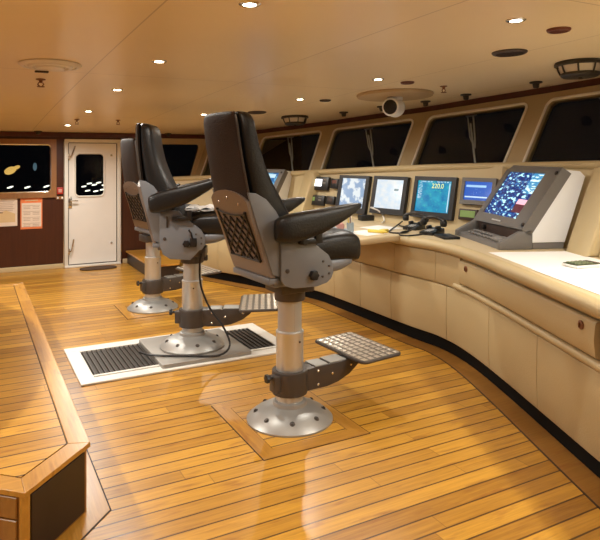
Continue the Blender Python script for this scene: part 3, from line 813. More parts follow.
# calculator
cp = Vector((3.49, 2.665)); cdir = (Vector((3.74, 2.76))-Vector((3.39, 2.62))).normalized()
calc = thing('calculator', 'small olive green pocket calculator lying on the white chart sheet', 'calculator', frame((cp.x+.02, cp.y+.0, DZ+.003), (-.12, -.99, 0), (.99, -.12, 0), (0, 0, 1)))
bm = bmesh.new(); box(bm, (0, 0, .009), (.13, .22, .018), .005, 2); finish('body', bm, 'white_plastic', calc)
bm = bmesh.new(); box(bm, (0, 0, .020), (.122, .21, .006), .002, 1); finish('face', bm, 'calculator_green', calc)
bm = bmesh.new(); box(bm, (0, .075, .0245), (.10, .035, .004), .001, 1); finish('display', bm, 'grate_dark', calc)
for i in range(4):
    for j in range(4):
        bm = bmesh.new(); box(bm, (-.042+.028*i, .03-.034*j, .0255), (.02, .022, .007), .002, 1); finish('key', bm, 'calculator_key', calc)
# two telephones
def phone(x, y, deg, label):
    t = thing('telephone', label, 'telephone', rotz((x, y, DZ), deg), 'desk telephones')
    bm = bmesh.new(); prism(bm, [(-.09, 0), (.10, 0), (.10, .055), (-.09, .028)], lambda a, b, d: Vector((d, a, b)), -.075, .075, .006, 2); finish('base', bm, 'black', t)
    bm = bmesh.new()
    for sx in (-1, 1): box(bm, (sx*.05, .03, .062), (.03, .06, .03), .006)
    finish('cradle', bm, 'black', t)
    bm = bmesh.new(); rings = []
    for k in range(15):
        a = -1+2*k/14; xx = .125*a; zz = .118+.040*(1-a*a); rr = .021 if abs(a) < .6 else .028
        rings.append([Vector((xx, .03+rr*.9*math.cos(q), zz+rr*.75*math.sin(q))) for q in [2*PI*i/12 for i in range(12)]])
    loft(bm, rings)
    for sx in (-1, 1): lathe(bm, [(.022, 0), (.031, .012), (.033, .04), (.028, .05)], 16, Matrix.Translation((sx*.108, .03, .075)))
    finish('handset', bm, 'black', t, angle=50)
    bm = bmesh.new()
    for i in range(3):
        for j in range(4): box(bm, (-.022+.022*i, -.065+.02*j, .036+.003*j), (.014, .012, .008), .002, 1)
    finish('keypad', bm, 'paper_grey', t)
    return t
tA = phone(3.84, 4.80, -68, 'black desk telephone under the teal screen, nearer the pale map screen')
tB = phone(3.74, 4.42, -75, 'black desk telephone under the teal screen, nearer the large radar')
def cord(par, pts, r=.006):
    bm = bmesh.new(); P = catmull([Vector(p) for p in pts], .02)
    inv = par.matrix_world.inverted() if False else None
    tube(bm, P, r, 6); o = finish('cord', bm, 'black', par)
    return o
bpy.context.view_layer.update()
def world_cord(par, pts, r=.006, name='cord', mat='black'):
    mi = par.matrix_world.inverted()
    bm = bmesh.new(); P = [mi @ q for q in catmull([Vector(p) for p in pts], .02)]
    tube(bm, P, r, 6); return finish(name, bm, mat, par)
world_cord(tA, [(3.80, 4.93, 1.0), (3.72, 4.92, .96), (3.62, 4.86, .94), (3.50, 4.74, .938), (3.45, 4.64, .938), (3.52, 4.57, .939), (3.62, 4.62, .938), (3.75, 4.78, .945)], .007)
world_cord(tB, [(3.69, 4.54, 1.0), (3.62, 4.58, .955), (3.54, 4.58, .950), (3.45, 4.52, .945), (3.41, 4.45, .937), (3.46, 4.40, .938), (3.55, 4.40, .938), (3.65, 4.40, .945)], .007)
bm = bmesh.new(); box(bm, (0, 0, .011), (.15, .24, .022), .005); o = finish('notebook', bm, 'black'); o.matrix_world = rotz((3.70, 4.17, DZ), -20); tag(o, 'flat black notebook lying beside the telephone', 'notebook')
bm = bmesh.new(); box(bm, (0, 0, .012), (.05, .12, .024), .006); lathe(bm, [(.02, .024), (.018, .045), (.008, .05)], 12); o = finish('pin_box', bm, 'brown_wood'); o.matrix_world = rotz((4.02, 4.20, DZ), -15); tag(o, 'small reddish brown box on the desk between telephone and radar', 'box')
# clutter on the desk leaf
sheet('note_sheet', [(3.15, 4.60), (3.42, 4.66), (3.38, 4.98), (3.10, 4.92)], DZ+.0005, 'paper', 'white note sheet on the desk leaf beneath the yellow marker', 'loose sheets on the desk')
sheet('note_sheet', [(3.50, 4.85), (3.80, 4.92), (3.74, 5.25), (3.45, 5.18)], DZ, 'paper', 'white note sheet lying under the pale map screen', 'loose sheets on the desk')
sheet('note_sheet', [(3.02, 4.98), (3.30, 5.05), (3.26, 5.38), (2.99, 5.30)], DZ+.0005, 'blue_grey', 'blue grey note sheet next to the armrest of the near chair', 'loose sheets on the desk')
bm = bmesh.new(); lathe(bm, [(.014, 0), (.016, .005), (.016, .16), (.012, .17), (.009, .20), (.004, .205)], 14); o = finish('marker_pen', bm, 'yellow'); o.matrix_world = frame((3.36, 4.62, DZ+.019), (0, 0, 1), (.6, .8, 0), (-.35, .94, 0)); o.matrix_world = Matrix.Translation((3.30, 4.80, DZ+.018)) @ Matrix.Rotation(math.radians(-65), 4, 'Z') @ Matrix.Rotation(PI/2, 4, 'Y'); tag(o, 'yellow marker pen lying on the white note sheet', 'pen')
bm = bmesh.new(); box(bm, (0, 0, .016), (.10, .06, .032), .010, 3); o = finish('cloth_pack', bm, 'yellow'); o.matrix_world = rotz((3.42, 4.72, DZ+.002), 25); tag(o, 'small yellow pack on the desk beside the marker pen', 'pack')
pc = thing('pen_cup', 'clear pen cup holding pens beside the near chair armrest', 'pen cup', rotz((3.15, 4.88, DZ+.002), 0))
bm = bmesh.new(); lathe(bm, [(.028, 0), (.032, .002), (.035, .09), (.032, .09), (.029, .006)], 20); finish('cup', bm, 'blue_grey', pc)
for dx, dy, mt_, hh in ((.0, .0, 'brown_wood', .27), (.012, .01, 'white_plastic', .15), (-.014, .004, 'yellow', .14)):
    bm = bmesh.new(); tube(bm, [(dx*.5, dy*.5, .008), (dx*1.6, dy*1.6, hh)], .005, 8); finish('pen', bm, mt_, pc)
bm = bmesh.new(); lathe(bm, [(.001, 0), (.035, .004), (.042, .03), (.036, .055), (.015, .066), (.001, .067)], 20); o = finish('paper_ball', bm, 'pink'); o.location = (3.19, 5.12, DZ+.002); tag(o, 'pinkish crumpled wad on the desk behind the pen cup', 'wad')
bm = bmesh.new(); box(bm, (0, 0, .03), (.16, .12, .06), .012, 2); o = finish('black_box', bm, 'black'); o.matrix_world = rotz((3.90, 5.72, DZ), -10); tag(o, 'small black box at the back of the desk below the chart screen', 'box')
bm = bmesh.new(); tube(bm, catmull([Vector(p) for p in ((3.99, 5.66, 1.07), (3.88, 5.60, 1.085), (3.93, 5.55, 1.06), (3.98, 5.52, 1.01), (3.97, 5.47, .945), (3.86, 5.36, .941))], .03), .008, 8); o = finish('white_cable', bm, 'white_plastic'); tag(o, 'white cable looping from the panel down onto the desk', 'cable')
bm = bmesh.new(); tube(bm, catmull([Vector(p) for p in ((4.02, 5.25, .94), (3.92, 5.15, .938), (3.86, 5.0, .938), (3.92, 4.85, .94))], .03), .007, 8); o = finish('black_cable', bm, 'black'); tag(o, 'black cable lying on the desk below the pale map screen', 'cable')

# ------------------------------------------------------------------ helm chairs
def star(bm, mtx, r=.026, t=.022, lobes=6):
    pts = []
    for k in range(lobes*6):
        a = 2*PI*k/(lobes*6); rr = r*(1-.16*(1+math.cos(lobes*a+PI))/1.0*.5-.0); pts.append((rr*math.cos(a), rr*math.sin(a)))
    prism(bm, pts, lambda a, b, d: mtx @ Vector((a, b, d)), 0, t, .003, 2)
def helm_chair(x, y, z0, deg, label, base_z=0., sx=0., sz=0., rec=0., arm=0., az=0., pext=0., cable=False):
    t = thing('helm_chair', label, 'chair', rotz((x, y, base_z), deg), 'helm chairs on pedestals')
    # flange
    bm = bmesh.new(); lathe(bm, [(.262, 0), (.270, .004), (.270, .014), (.258, .026), (.225, .052), (.185, .074), (.15, .087), (.118, .094), (.108, .098), (.104, .120), (.090, .128)], 56)
    fl = finish('base_flange', bm, 'cast_grey', t)
    for k in range(8):
        a = 2*PI*(k+.4)/8; m = Matrix.Rotation(a, 4, 'Z') @ Matrix.Translation((.212, 0, .056)) @ Matrix.Rotation(math.radians(32), 4, 'Y')
        bm = bmesh.new(); lathe(bm, [(.017, -.006), (.017, .004), (.010, .005), (.010, .012), (.006, .014)], 12, m); finish('bolt', bm, 'dark_metal', fl)
    zt = .760-base_z
    bm = bmesh.new(); lathe(bm, [(.086, .1), (.086, .543), (.088, .546), (.088, .556), (.084, .560), (.076, .561)], 40); finish('outer_column', bm, 'aluminium', t)
    bm = bmesh.new(); lathe(bm, [(.075, .5), (.075, zt+.02)], 40); box(bm, (.0, -.0755, .65), (.02, .003, .2), .001, 1); finish('inner_column', bm, 'aluminium', t)
    bm = bmesh.new(); lathe(bm, [(.0065, 0), (.0065, .004)], 10, frame((.02, -.085, .50), (1, 0, 0), (0, 0, 1), (0, -1, 0))); finish('column_screw', bm, 'dark_metal', t)
    # clamp and footrest
    bm = bmesh.new(); lathe(bm, [(.0865, .168), (.110, .170), (.112, .176), (.112, .308), (.110, .314), (.0865, .316)], 40)
    box(bm, (-.115, -.02, .25), (.05, .07, .10), .006); 
    cl = finish('clamp', bm, 'dark_metal', t)
    bm = bmesh.new(); tube(bm, [(-.13, -.025, .292), (-.168, -.025, .292)], .009, 10); star(bm, frame((-.165, -.025, .292), (0, 1, 0), (0, 0, 1), (-1, 0, 0)), .027, .022); finish('clamp_knob', bm, 'black', cl)
    bm = bmesh.new()
    side = [(.07, .175), (.24, .175), (.33, .19), (.42, .225), (.49, .275), (.52, .318), (.48, .328), (.34, .318), (.07, .312)]
    prism(bm, side, lambda a, b, d: Vector((a, d, b)), -.066, .066, .006, 2)
    ar = finish('footrest_arm', bm, 'dark_metal', t)
    bm = bmesh.new(); box(bm, (.20, 0, .318), (.10, .118, .008), .003, 1); box(bm, (.33, .0, .322), (.13, .12, .008), .003, 1); finish('arm_cover', bm, 'cast_grey', ar)
    for px, pz in ((.17, .29), (.17, .205), (.28, .255), (.43, .285)):
        bm = bmesh.new(); lathe(bm, [(.009, 0), (.009, .005), (.005, .008)], 10, frame((px, -.066, pz), (1, 0, 0), (0, 0, 1), (0, -1, 0))); finish('arm_bolt', bm, 'chrome', ar)
    bm = bmesh.new(); tp = rrect(.40, .735, -.235, .345, .045)
    tp = [(a, b) for a, b in tp]
    tilt = lambda a, b, d: Vector((a, b, d+(a-.4)*.03))
    prism(bm, tp, tilt, .328, .345, .004, 1); ft = finish('footrest', bm, 'dark_metal', t)
    bm = bmesh.new(); prism(bm, rrect(.41, .725, -.225, .335, .038), tilt, .345, .348); finish('tread', bm, 'tread_metal', ft)
    bm = bmesh.new()
    for i in range(6):
        for j in range(10):
            cx, cy = .437+.0525*i, -.195+.0555*j
            hb = .021
            v = [bm.verts.new(tilt(cx+a*hb*.8, cy+b*hb, .348)) for a, b in ((-1, -1), (1, -1), (1, 1), (-1, 1))]; u = [bm.verts.new(tilt(cx+a*hb*.38, cy+b*hb*.5, .353)) for a, b in ((-1, -1), (1, -1), (1, 1), (-1, 1))]
            bm.faces.new(u)
            for k in range(4): bm.faces.new((v[k], v[(k+1) % 4], u[(k+1) % 4], u[k]))
    finish('tread_pattern', bm, 'tread_bump', ft, smooth=False)
    # ---- seat assembly (may slide and be lowered)
    S = Matrix.Translation((sx, 0, sz-base_z))
    fnS = lambda a, b, d: S @ Vector((a, d, b))
    bm = bmesh.new(); lathe(bm, [(.078, zt-.012), (.094, zt-.008), (.096, zt), (.096, zt+.045), (.09, zt+.052)], 32); box(bm, (.10, .05, zt+.02), (.05, .05, .05), .008)
    finish('collar', bm, 'dark_metal', t)
    bm = bmesh.new(); box(bm, (.0+sx*.5, 0, .845+sz-base_z), (.24+abs(sx), .21, .075), .008); finish('seat_mount', bm, 'dark_metal', t)
    bm = bmesh.new(); box(bm, (-.245+sx, 0, .928+sz-base_z), (.07, .47, .036), .006); box(bm, (-.06+sx, 0, .93+sz-base_z), (.36, .44, .09), .01); finish('seat_frame', bm, 'chair_grey', t)
    for sy in (-1, 1):
        bm = bmesh.new()
        pl = [(-.215, 1.225), (-.06, 1.205), (.035, 1.115), (.075, 1.085), (.115, 1.055), (.145, 1.005), (.150, .945), (.135, .91), (.10, .888), (.03, .873-pext), (-.13, .880-pext), (-.19, .90-pext*.7), (-.215, .935)]
        prism(bm, pl, fnS, sy*.244, sy*.262, .004, 2); sp = finish('side_plate', bm, 'chair_grey', t)
        yo = sy*.262; nd = (0, sy, 0)
        bm = bmesh.new(); star(bm, S @ frame((-.0, yo, .945), (1, 0, 0), (0, 0, sy), nd), .030, .03); finish('tilt_knob', bm, 'black', sp)
        for px, pz, q in ((-.175, .985, 1.8), (.075, 1.02, 1), (.118, .945, 1), (.118, .99, 1), (.07, .93, 1)):
            bm = bmesh.new(); lathe(bm, [(.0075*q, 0), (.0075*q, .004), (.004*q, .006)], 10, S @ frame((px, yo, pz), (1, 0, 0), (0, 0, sy), nd)); finish('plate_bolt', bm, 'dark_metal', sp)
        if cable:
            bm = bmesh.new(); box(bm, (.055, yo+sy*.012, .955), (.055, .024, .07), .006, 2, S); tube(bm, [S @ Vector(p) for p in ((.05, yo+sy*.02, .98), (.04, yo+sy*.03, 1.03), (.02, yo+sy*.03, 1.06))], .008, 8); finish('lever_block', bm, 'black', sp)
            bm = bmesh.new(); box(bm, (-.155, yo+sy*.003, 1.12), (.014, .006, .09), .002, 1, S); finish('slot', bm, 'dark_metal', sp)
        # seat tilt link under the armrest
        bm = bmesh.new(); box(bm, (-.03, sy*.285, 1.150), (.16, .035, .030), .008, 2, S); box(bm, (.02, sy*.29, 1.18), (.05, .03, .07), .008, 2, S); tube(bm, [S @ Vector((-.08, sy*.26, 1.15)), S @ Vector((-.08, sy*.31, 1.15))], .018, 10); finish('armrest_bracket', bm, 'black', t)
        # armrest
        bm = bmesh.new(); rings = []
        sec = [(-.285, 1.232, .036, .022), (-.278, 1.231, .060, .036), (-.255, 1.232, .073, .046), (-.20, 1.238, .082, .051), (-.10, 1.250, .082, .052), (.02, 1.270, .071, .052), (.12, 1.295, .056, .050), (.20, 1.318, .041, .046), (.26, 1.337, .026, .038), (.30, 1.349, .015, .026), (.312, 1.353, .007, .012)]
        pv = Matrix.Translation((-.2, 0, 1.24)) @ Matrix.Rotation(-math.radians(arm), 4, 'Y') @ Matrix.Translation((.2, 0, -1.24))
        for xx, zc, hz, hy in sec:
            rings.append([S @ pv @ Vector((xx, sy*.318+b*1., zc+a+az)) for b, a in sell(hy, hz, 24, .62)])
        loft(bm, rings); finish('armrest', bm, 'black_leather', t, angle=60)
    # seat cushion and the shell beneath it
    bm = bmesh.new(); rings = []
    for xx, zc, hz, hy in ((-.24, 1.06, .03, .20), (-.23, 1.06, .055, .225), (-.15, 1.065, .07, .235), (0, 1.080, .085, .245), (.15, 1.088, .092, .25), (.27, 1.088, .098, .252), (.335, 1.082, .098, .250), (.368, 1.072, .088, .243), (.384, 1.062, .064, .228), (.390, 1.056, .03, .20)):
        rings.append([S @ Vector((xx, a, zc+b)) for a, b in sell(hy, hz, 28, .42)])
    loft(bm, rings); finish('seat', bm, 'black_leather', t, angle=60)
    bm = bmesh.new(); rings = []
    for xx, z_lo, hy in ((-.2, .945, .23), (0, .925, .240), (.13, .920, .244), (.23, .935, .243), (.31, .965, .232), (.345, .99, .2)):
        zc, hz = (z_lo+1.035)/2, (1.035-z_lo)/2
        rings.append([S @ Vector((xx, a, zc+b)) for a, b in sell(hy, hz, 24, .5)])
    loft(bm, rings); finish('seat_pan', bm, 'chair_grey', t, angle=60)
    # backrest, reclining about the hip
    R = S @ Matrix.Translation((-.25, 0, 1.0)) @ Matrix.Rotation(math.radians(-rec), 4, 'Y') @ Matrix.Translation((.25, 0, -1.0))
    lev = [(1.02, -.275, -.06, .215), (1.10, -.300, -.055, .228), (1.20, -.336, -.065, .234), (1.30, -.376, -.105, .234), (1.40, -.408, -.165, .232), (1.50, -.430, -.230, .232), (1.60, -.450, -.280, .231), (1.70, -.468, -.315, .230), (1.80, -.482, -.340, .228), (1.85, -.488, -.350, .224), (1.882, -.490, -.364, .212), (1.898, -.487, -.385, .195), (1.904, -.48, -.405, .17)]
    bm = bmesh.new(); rings = []
    for z, xr, xf, hw in lev:
        c, hx = (xr+xf)/2+.012, (xf-xr)/2-.012
        rings.append([R @ Vector((c+a, b, z)) for a, b in sell(hx, hw, 32, .42)])
    loft(bm, rings); bc = finish('backrest', bm, 'black_leather', t, angle=60)
    # rear leather cover
    bm = bmesh.new(); rings = []
    for z, xr, xf, hw in lev[4:]:
        ins = .0 if z < 1.84 else 0
        rings.append([R @ Vector((xr+p, q*(hw-.006), z)) for p, q in ((-.006, -.90), (-.012, -.6), (-.016, 0), (-.012, .6), (-.006, .90), (.000, 1.0), (.012, 1.02), (.018, .94), (.018, 0), (.018, -.94), (.012, -1.02), (.000, -1.0))])
    loft(bm, rings); bk = finish('rear_cover', bm, 'back_leather', t, angle=50)
    for sy in (-1, 1):
        bm = bmesh.new(); tube(bm, [R @ Vector((xr+.008, sy*(hw-.002), z)) for z, xr, xf, hw in lev[3:-2]], .006, 6)
        finish('piping', bm, 'dark_metal', bk)
    # lower rear shell with an arched top, and its side wings
    def rearx(z):
        for (z0, x0_, _, _), (z1, x1_, _, _) in zip(lev, lev[1:]):
            if z0 <= z <= z1: return x0_+(x1_-x0_)*(z-z0)/(z1-z0)
        return lev[0][1]-(lev[0][0]-z)*-.36 if z < lev[0][0] else lev[-1][1]
    def rx(z): return rearx(z) if z >= 1.02 else -.275+(1.02-z)*.40
    bm = bmesh.new(); nY, nZ = 16, 12; grid = {}
    for j in range(nZ+1):
        for i in range(nY+1):
            yy = -.238+.476*i/nY; ztop = 1.365+.085*math.sqrt(max(0, 1-(yy/.25)**2)); z = .95+(ztop-.95)*j/nZ
            for s, dd in ((0, -.024), (1, .006)): grid[i, j, s] = bm.verts.new(R @ Vector((rx(z)+dd, yy, z)))
    for s in (0, 1):
        for i in range(nY):
            for j in range(nZ): bm.faces.new((grid[i, j, s], grid[i+1, j, s], grid[i+1, j+1, s], grid[i, j+1, s]))
    for i in range(nY):
        for j in (0, nZ): bm.faces.new((grid[i, j, 0], grid[i+1, j, 0], grid[i+1, j, 1], grid[i, j, 1]))
    for j in range(nZ):
        for i in (0, nY): bm.faces.new((grid[i, j, 0], grid[i, j+1, 0], grid[i, j+1, 1], grid[i, j, 1]))
    shell = finish('rear_shell', bm, 'back_panel_grey', t)
    for yy, zz in ((-.13, 1.375), (0, 1.405), (.13, 1.375)):
        bm = bmesh.new(); lathe(bm, [(.008, 0), (.008, .004), (.004, .006)], 10, R @ frame((rx(zz)-.024, yy, zz), (0, 1, 0), (0, 0, 1), (-1, 0, -.2))); finish('screw', bm, 'chrome', shell)
    bm = bmesh.new()
    def np_(a, b): return R @ Vector((rx(1.04+.28*b)-.030, -.19+.37*a, 1.04+.28*b))
    cor = [(0, 0), (1, 0), (1, 1), (0, 1)]
    for k in range(4): tube(bm, [np_(cor[k][0]*(1-q)+cor[(k+1) % 4][0]*q, cor[k][1]*(1-q)+cor[(k+1) % 4][1]*q-(.07*math.sin(PI*q) if k == 2 else 0)) for q in [i/6 for i in range(7)]], .006, 6)
    for k in range(-4, 5):
        for sg in (1, -1):
            P = []
            for i in range(13):
                a = i/12; b = (k/4)+a*1.1 if sg > 0 else (k/4)+1-a*1.1
                if -.001 <= b <= 1.001-(.07*math.sin(PI*a)): P.append(np_(a, b))
            if len(P) > 1: tube(bm, P, .0055, 5)
    for a, b in cor: lathe(bm, [(.011, 0), (.011, .012)], 10, Matrix.Translation(np_(a, b)))
    finish('cargo_net', bm, 'black', shell)
    for sy in (-1, 1):
        bm = bmesh.new()
        wg = [(-.215, .95), (-.262, .97), (-.31, 1.11), (-.36, 1.25), (-.40, 1.37), (-.420, 1.445), (-.37, 1.440), (-.305, 1.405), (-.24, 1.335), (-.19, 1.25), (-.16, 1.18), (-.17, 1.05), (-.19, .97)]
        prism(bm, wg, lambda a, b, d: R @ Vector((a, d, b)), sy*.226, sy*.245, .004, 2); finish('side_wing', bm, 'chair_grey', t)
    if cable:
        mi = Matrix.Rotation(math.radians(-deg), 4, 'Z')
        bm = bmesh.new(); P = catmull([Vector(p) for p in ((.09, -.13, .80), (.075, -.12, .70), (.085, -.11, .52), (.16, -.12, .34), (.27, -.16, .20), (.33, -.24, .07), (.25, -.31, .012), (.05, -.315, .012), (-.18, -.30, .012), (-.32, -.26, .012), (-.40, -.19, .008))], .03)
        tube(bm, P, .0085, 8); finish('cable', bm, 'black', t)
    return t
helm_chair(1.77, 3.44, 0, 4, 'nearest black and grey helm chair with cargo net on its back', rec=0)
helm_chair(1.66, 5.03, 0, -25, 'middle helm chair on the grated plate, grey side plate and papers on its seat', base_z=.046, sx=-.015, sz=.0, rec=-5, arm=8, az=.045, pext=.06, cable=True)
helm_chair(1.75, 6.65, 0, 7, 'farthest helm chair, mostly hidden behind the middle chair', base_z=0., sx=.16, sz=-.08, rec=-3, arm=5)

# papers on the seat of the middle chair
for k, (a, dx, dy, mt_, lb) in enumerate(((12, .02, -.02, 'paper_grey', 'printed grey sheet lying under the white one on the middle chair seat'), (-8, .06, .05, 'paper', 'white folded sheet on top of the papers on the middle chair seat'))):
    bm = bmesh.new(); rings = []
    for i in range(9):
        xx = -.17+.34*i/8; zz = .012+.010*k+.02*math.sin(i*.9+k)**2
        rings.append([Vector((xx, -.12, zz)), Vector((xx, .12, zz+.01)), Vector((xx, .12, zz+.012)), Vector((xx, -.12, zz+.002))])
    loft(bm, rings); o = finish('paper_sheet', bm, mt_)
    o.matrix_world = rotz((1.74+dx, 4.98+dy, 1.176), a-20); tag(o, lb, 'paper', 'papers on the chair seat')

# ------------------------------------------------------------------ floor fittings
gr = thing('floor_grating', 'white framed floor vent grating with dark slats around the middle chair', 'floor grating')
gx0, gx1, gy0, gy1 = .70, 2.44, 4.62, 5.54
bm = bmesh.new()
for c, s in ((((gx0+gx1)/2, gy0+.055, .008), (gx1-gx0, .11, .016)), (((gx0+gx1)/2, gy1-.055, .008), (gx1-gx0, .11, .016)), ((gx0+.055, (gy0+gy1)/2, .008), (.11, gy1-gy0-.22, .016)), ((gx1-.055, (gy0+gy1)/2, .008), (.11, gy1-gy0-.22, .016))):
    box(bm, c, s, .003, 1)
finish('frame', bm, 'white_frame', gr, smooth=False)
bm = bmesh.new(); box(bm, ((gx0+gx1)/2, (gy0+gy1)/2, .003), (gx1-gx0-.2, gy1-gy0-.2, .006)); finish('duct', bm, 'grate_dark', gr, smooth=False)
bm = bmesh.new()
for c, s in ((((gx0+gx1)/2, gy0+.135, .012), (gx1-gx0-.22, .028, .018)), (((gx0+gx1)/2, gy1-.135, .012), (gx1-gx0-.22, .028, .018))): box(bm, c, s, .003, 1)
finish('inner_rail', bm, 'white_frame', gr, smooth=False)
for xa, xb in ((gx0+.125, 1.32), (2.03, gx1-.125)):
    bm = bmesh.new(); m = int((xb-xa)/.036)
    for k in range(m+1): box(bm, (xa+(xb-xa)*k/m, (gy0+gy1)/2, .013), (.012, gy1-gy0-.30, .012), .002, 1)
    finish('slats', bm, 'grate_bar', gr, smooth=False)
bm = bmesh.new(); prism(bm, rrect(1.30, 2.05, 4.66, 5.42, .02, 3), lambda a, b, d: Vector((a, b, d)), .006, .045, .004, 2); finish('centre_plate', bm, 'plinth_grey', gr)

# mitred hatch under the near chair
def hatch(x0, x1, y0, y1, label, full=True):
    h = thing('floor_hatch', label, 'hatch')
    bm = bmesh.new(); prism(bm, [(x0, y0), (x1, y0), (x1, y1), (x0, y1)], lambda a, b, d: Vector((a, b, d)), 0, .0015); finish('caulking', bm, 'caulk', h, smooth=False)
    g, w = .006, .10
    o_ = [(x0+g, y0+g), (x1-g, y0+g), (x1-g, y1-g), (x0+g, y1-g)]; i_ = [(x0+w, y0+w), (x1-w, y0+w), (x1-w, y1-w), (x0+w, y1-w)]
    for k in range(4):
        bm = bmesh.new(); prism(bm, [o_[k], o_[(k+1) % 4], i_[(k+1) % 4], i_[k]], lambda a, b, d: Vector((a, b, d)), 0, .003); finish('border_board', bm, 'teak_border' if k % 2 == 0 else 'teak_border_turned', h, smooth=False)
    bm = bmesh.new(); prism(bm, [(x0+w+.003, y0+w+.003), (x1-w-.003, y0+w+.003), (x1-w-.003, y1-w-.003), (x0+w+.003, y1-w-.003)], lambda a, b, d: Vector((a, b, d)), 0, .003); finish('planking', bm, 'teak_floor', h, smooth=False)
hatch(1.40, 2.10, 3.03, 3.86, 'teak floor hatch with mitred border under the nearest chair')
hatch(1.40, 2.10, 6.30, 6.98, 'teak floor hatch under the farthest chair pedestal')
bm = bmesh.new(); prism(bm, sell(.26, .13, 40, .7), lambda a, b, d: Vector((a+1.66, b+9.36, d)), 0, .016, .006, 2); o = finish('door_mat', bm, 'mat_brown'); tag(o, 'small dark brown mat on the floor in front of the white door', 'mat')

# ------------------------------------------------------------------ things on the far wall
def on_far(cx, z): return frame((cx, YF, z), (1, 0, 0), (0, 1, 0), (0, 0, 1))
def poster(x0, x1, z0, z1, label):
    w, h = x1-x0, z1-z0
    t = thing('poster', label, 'poster', on_far((x0+x1)/2, (z0+z1)/2), 'notices on the far wall')
    return t, w, h
t, w, h = poster(.635, .925, .600, 1.045, 'orange bordered notice sheet on the wall beside the white door')
bm = bmesh.new(); box(bm, (0, -.004, 0), (w, .004, h)); finish('sheet', bm, 'orange_print', t, smooth=False)
bm = bmesh.new(); box(bm, (0, -.0075, -.02), (w-.03, .003, h-.10)); finish('print_area', bm, 'poster_pale', t, smooth=False)
bm = bmesh.new()
for k in range(4):
    box(bm, (0, -.0098, .115-.085*k), (w-.06, .0015, .004))
    for c in (-.06, .06):
        for q in range(2): box(bm, (c, -.0098, .095-.085*k-.022*q), (.09, .0015, .005))
finish('text_lines', bm, 'poster_ink', t, smooth=False)
bm = bmesh.new(); box(bm, (0, -.0085, .188), (.17, .003, .012)); finish('title_line', bm, 'poster_sand', t, smooth=False)
t, w, h = poster(.20, .595, .655, 1.045, 'pale map sheet pinned to the wall left of the orange notice')
bm = bmesh.new(); box(bm, (0, -.004, 0), (w, .004, h)); finish('sheet', bm, 'poster_pale', t, smooth=False)
bm = bmesh.new(); prism(bm, [(-.18, -.14), (.17, -.14), (.17, -.02), (.05, .03), (-.05, -.01), (-.18, .02)], lambda a, b, d: Vector((a, d, b)), -.0085, -.006); finish('map_patch', bm, 'poster_sand', t, smooth=False)
bm = bmesh.new()
for k in range(6): box(bm, (.02-.02*(k % 2), -.0075, .16-.026*k), (.28, .003, .004))
box(bm, (-.03, -.0085, .0), (.08, .003, .02)); finish('text_lines', bm, 'poster_ink', t, smooth=False)
t = thing('call_point', 'small red alarm call point on the wall between window and door', 'alarm', on_far(1.165, 1.14))
bm = bmesh.new(); box(bm, (0, -.015, 0), (.085, .03, .10), .006); finish('body', bm, 'red_sign', t)
bm = bmesh.new(); box(bm, (0, -.032, 0), (.05, .006, .05), .002, 1); finish('glass_plate', bm, 'pink', t)
t = thing('wall_switch', 'small twin wall switch beneath the red call point', 'switch', on_far(1.165, 1.035))
bm = bmesh.new(); box(bm, (0, -.006, 0), (.11, .012, .05), .004, 1); finish('plate', bm, 'mahogany_frame', t)
for s in (-1, 1):
    bm = bmesh.new(); box(bm, (s*.03, -.016, 0), (.022, .012, .028), .003, 1); finish('rocker', bm, 'paper', t)

# ------------------------------------------------------------------ ceiling fittings
def on_ceil(x, y): 
    s = cslope(y); n = Vector((0, s, -1)).normalized()       # local +z points down into the room
    ydir = Vector((0, 1, s)).normalized(); xdir = ydir.cross(n)
    return frame((x, y, cz(y)), xdir, ydir, n)
def downlight(x, y, label, power):
    t = thing('downlight', label, 'ceiling light', on_ceil(x, y), 'recessed ceiling downlights')
    bm = bmesh.new(); lathe(bm, [(.032, -.001), (.032, .006), (.046, .006), (.052, .002), (.052, -.001)], 28); finish('trim_ring', bm, 'chrome', t)
    bm = bmesh.new(); lathe(bm, [(.031, -.001), (.030, .004), (.015, .007)], 24); finish('lens', bm, 'downlight_glow', t)
    ld = bpy.data.lights.new('lamp', 'SPOT'); ld.energy = power; ld.color = (1., .955, .865); ld.spot_size = math.radians(172); ld.spot_blend = .9; ld.shadow_soft_size = .035
    lo = bpy.data.objects.new('lamp', ld); COL.objects.link(lo); lo.parent = t; lo.matrix_local = Matrix.Translation((0, 0, .03)) @ Matrix.Rotation(PI, 4, 'X')
    return t
for x, y, pw, lb in ((1.14, 4.17, 40, 'bright recessed downlight nearest the round white ceiling vent'), (1.15, 5.57, 60, 'recessed downlight second in the row running to the white door'), (1.17, 7.21, 62, 'recessed downlight third in the row running to the white door'), (1.15, 8.71, 66, 'recessed downlight closest to the far wall by the white door'),
                 (2.50, 7.14, 60, 'recessed downlight just behind the top of the nearest chair back'), (2.52, 2.31, 15, 'brightest recessed downlight, near the dark oval grilles'), (3.02, 4.25, 36, 'recessed downlight beside the round camera plate'), (3.0, 5.6, 50, 'small recessed downlight above the bulkhead lamp')):
    downlight(x, y, lb, pw)
for x, y, pw in ((1.14, 2.62, 10), (1.14, 1.2, 8), (-.75, 4.9, 230), (3.28, 1.76, 95), (2.75, .70, 80), (-2.2, 2.4, 150), (-2.2, 4.9, 150), (-2.2, 7.3, 170), (-.75, -.2, 120)):  # unseen; far-left row and the one behind the camera added for ceiling bounce
    downlight(x, y, 'unseen recessed downlight outside the picture', pw)
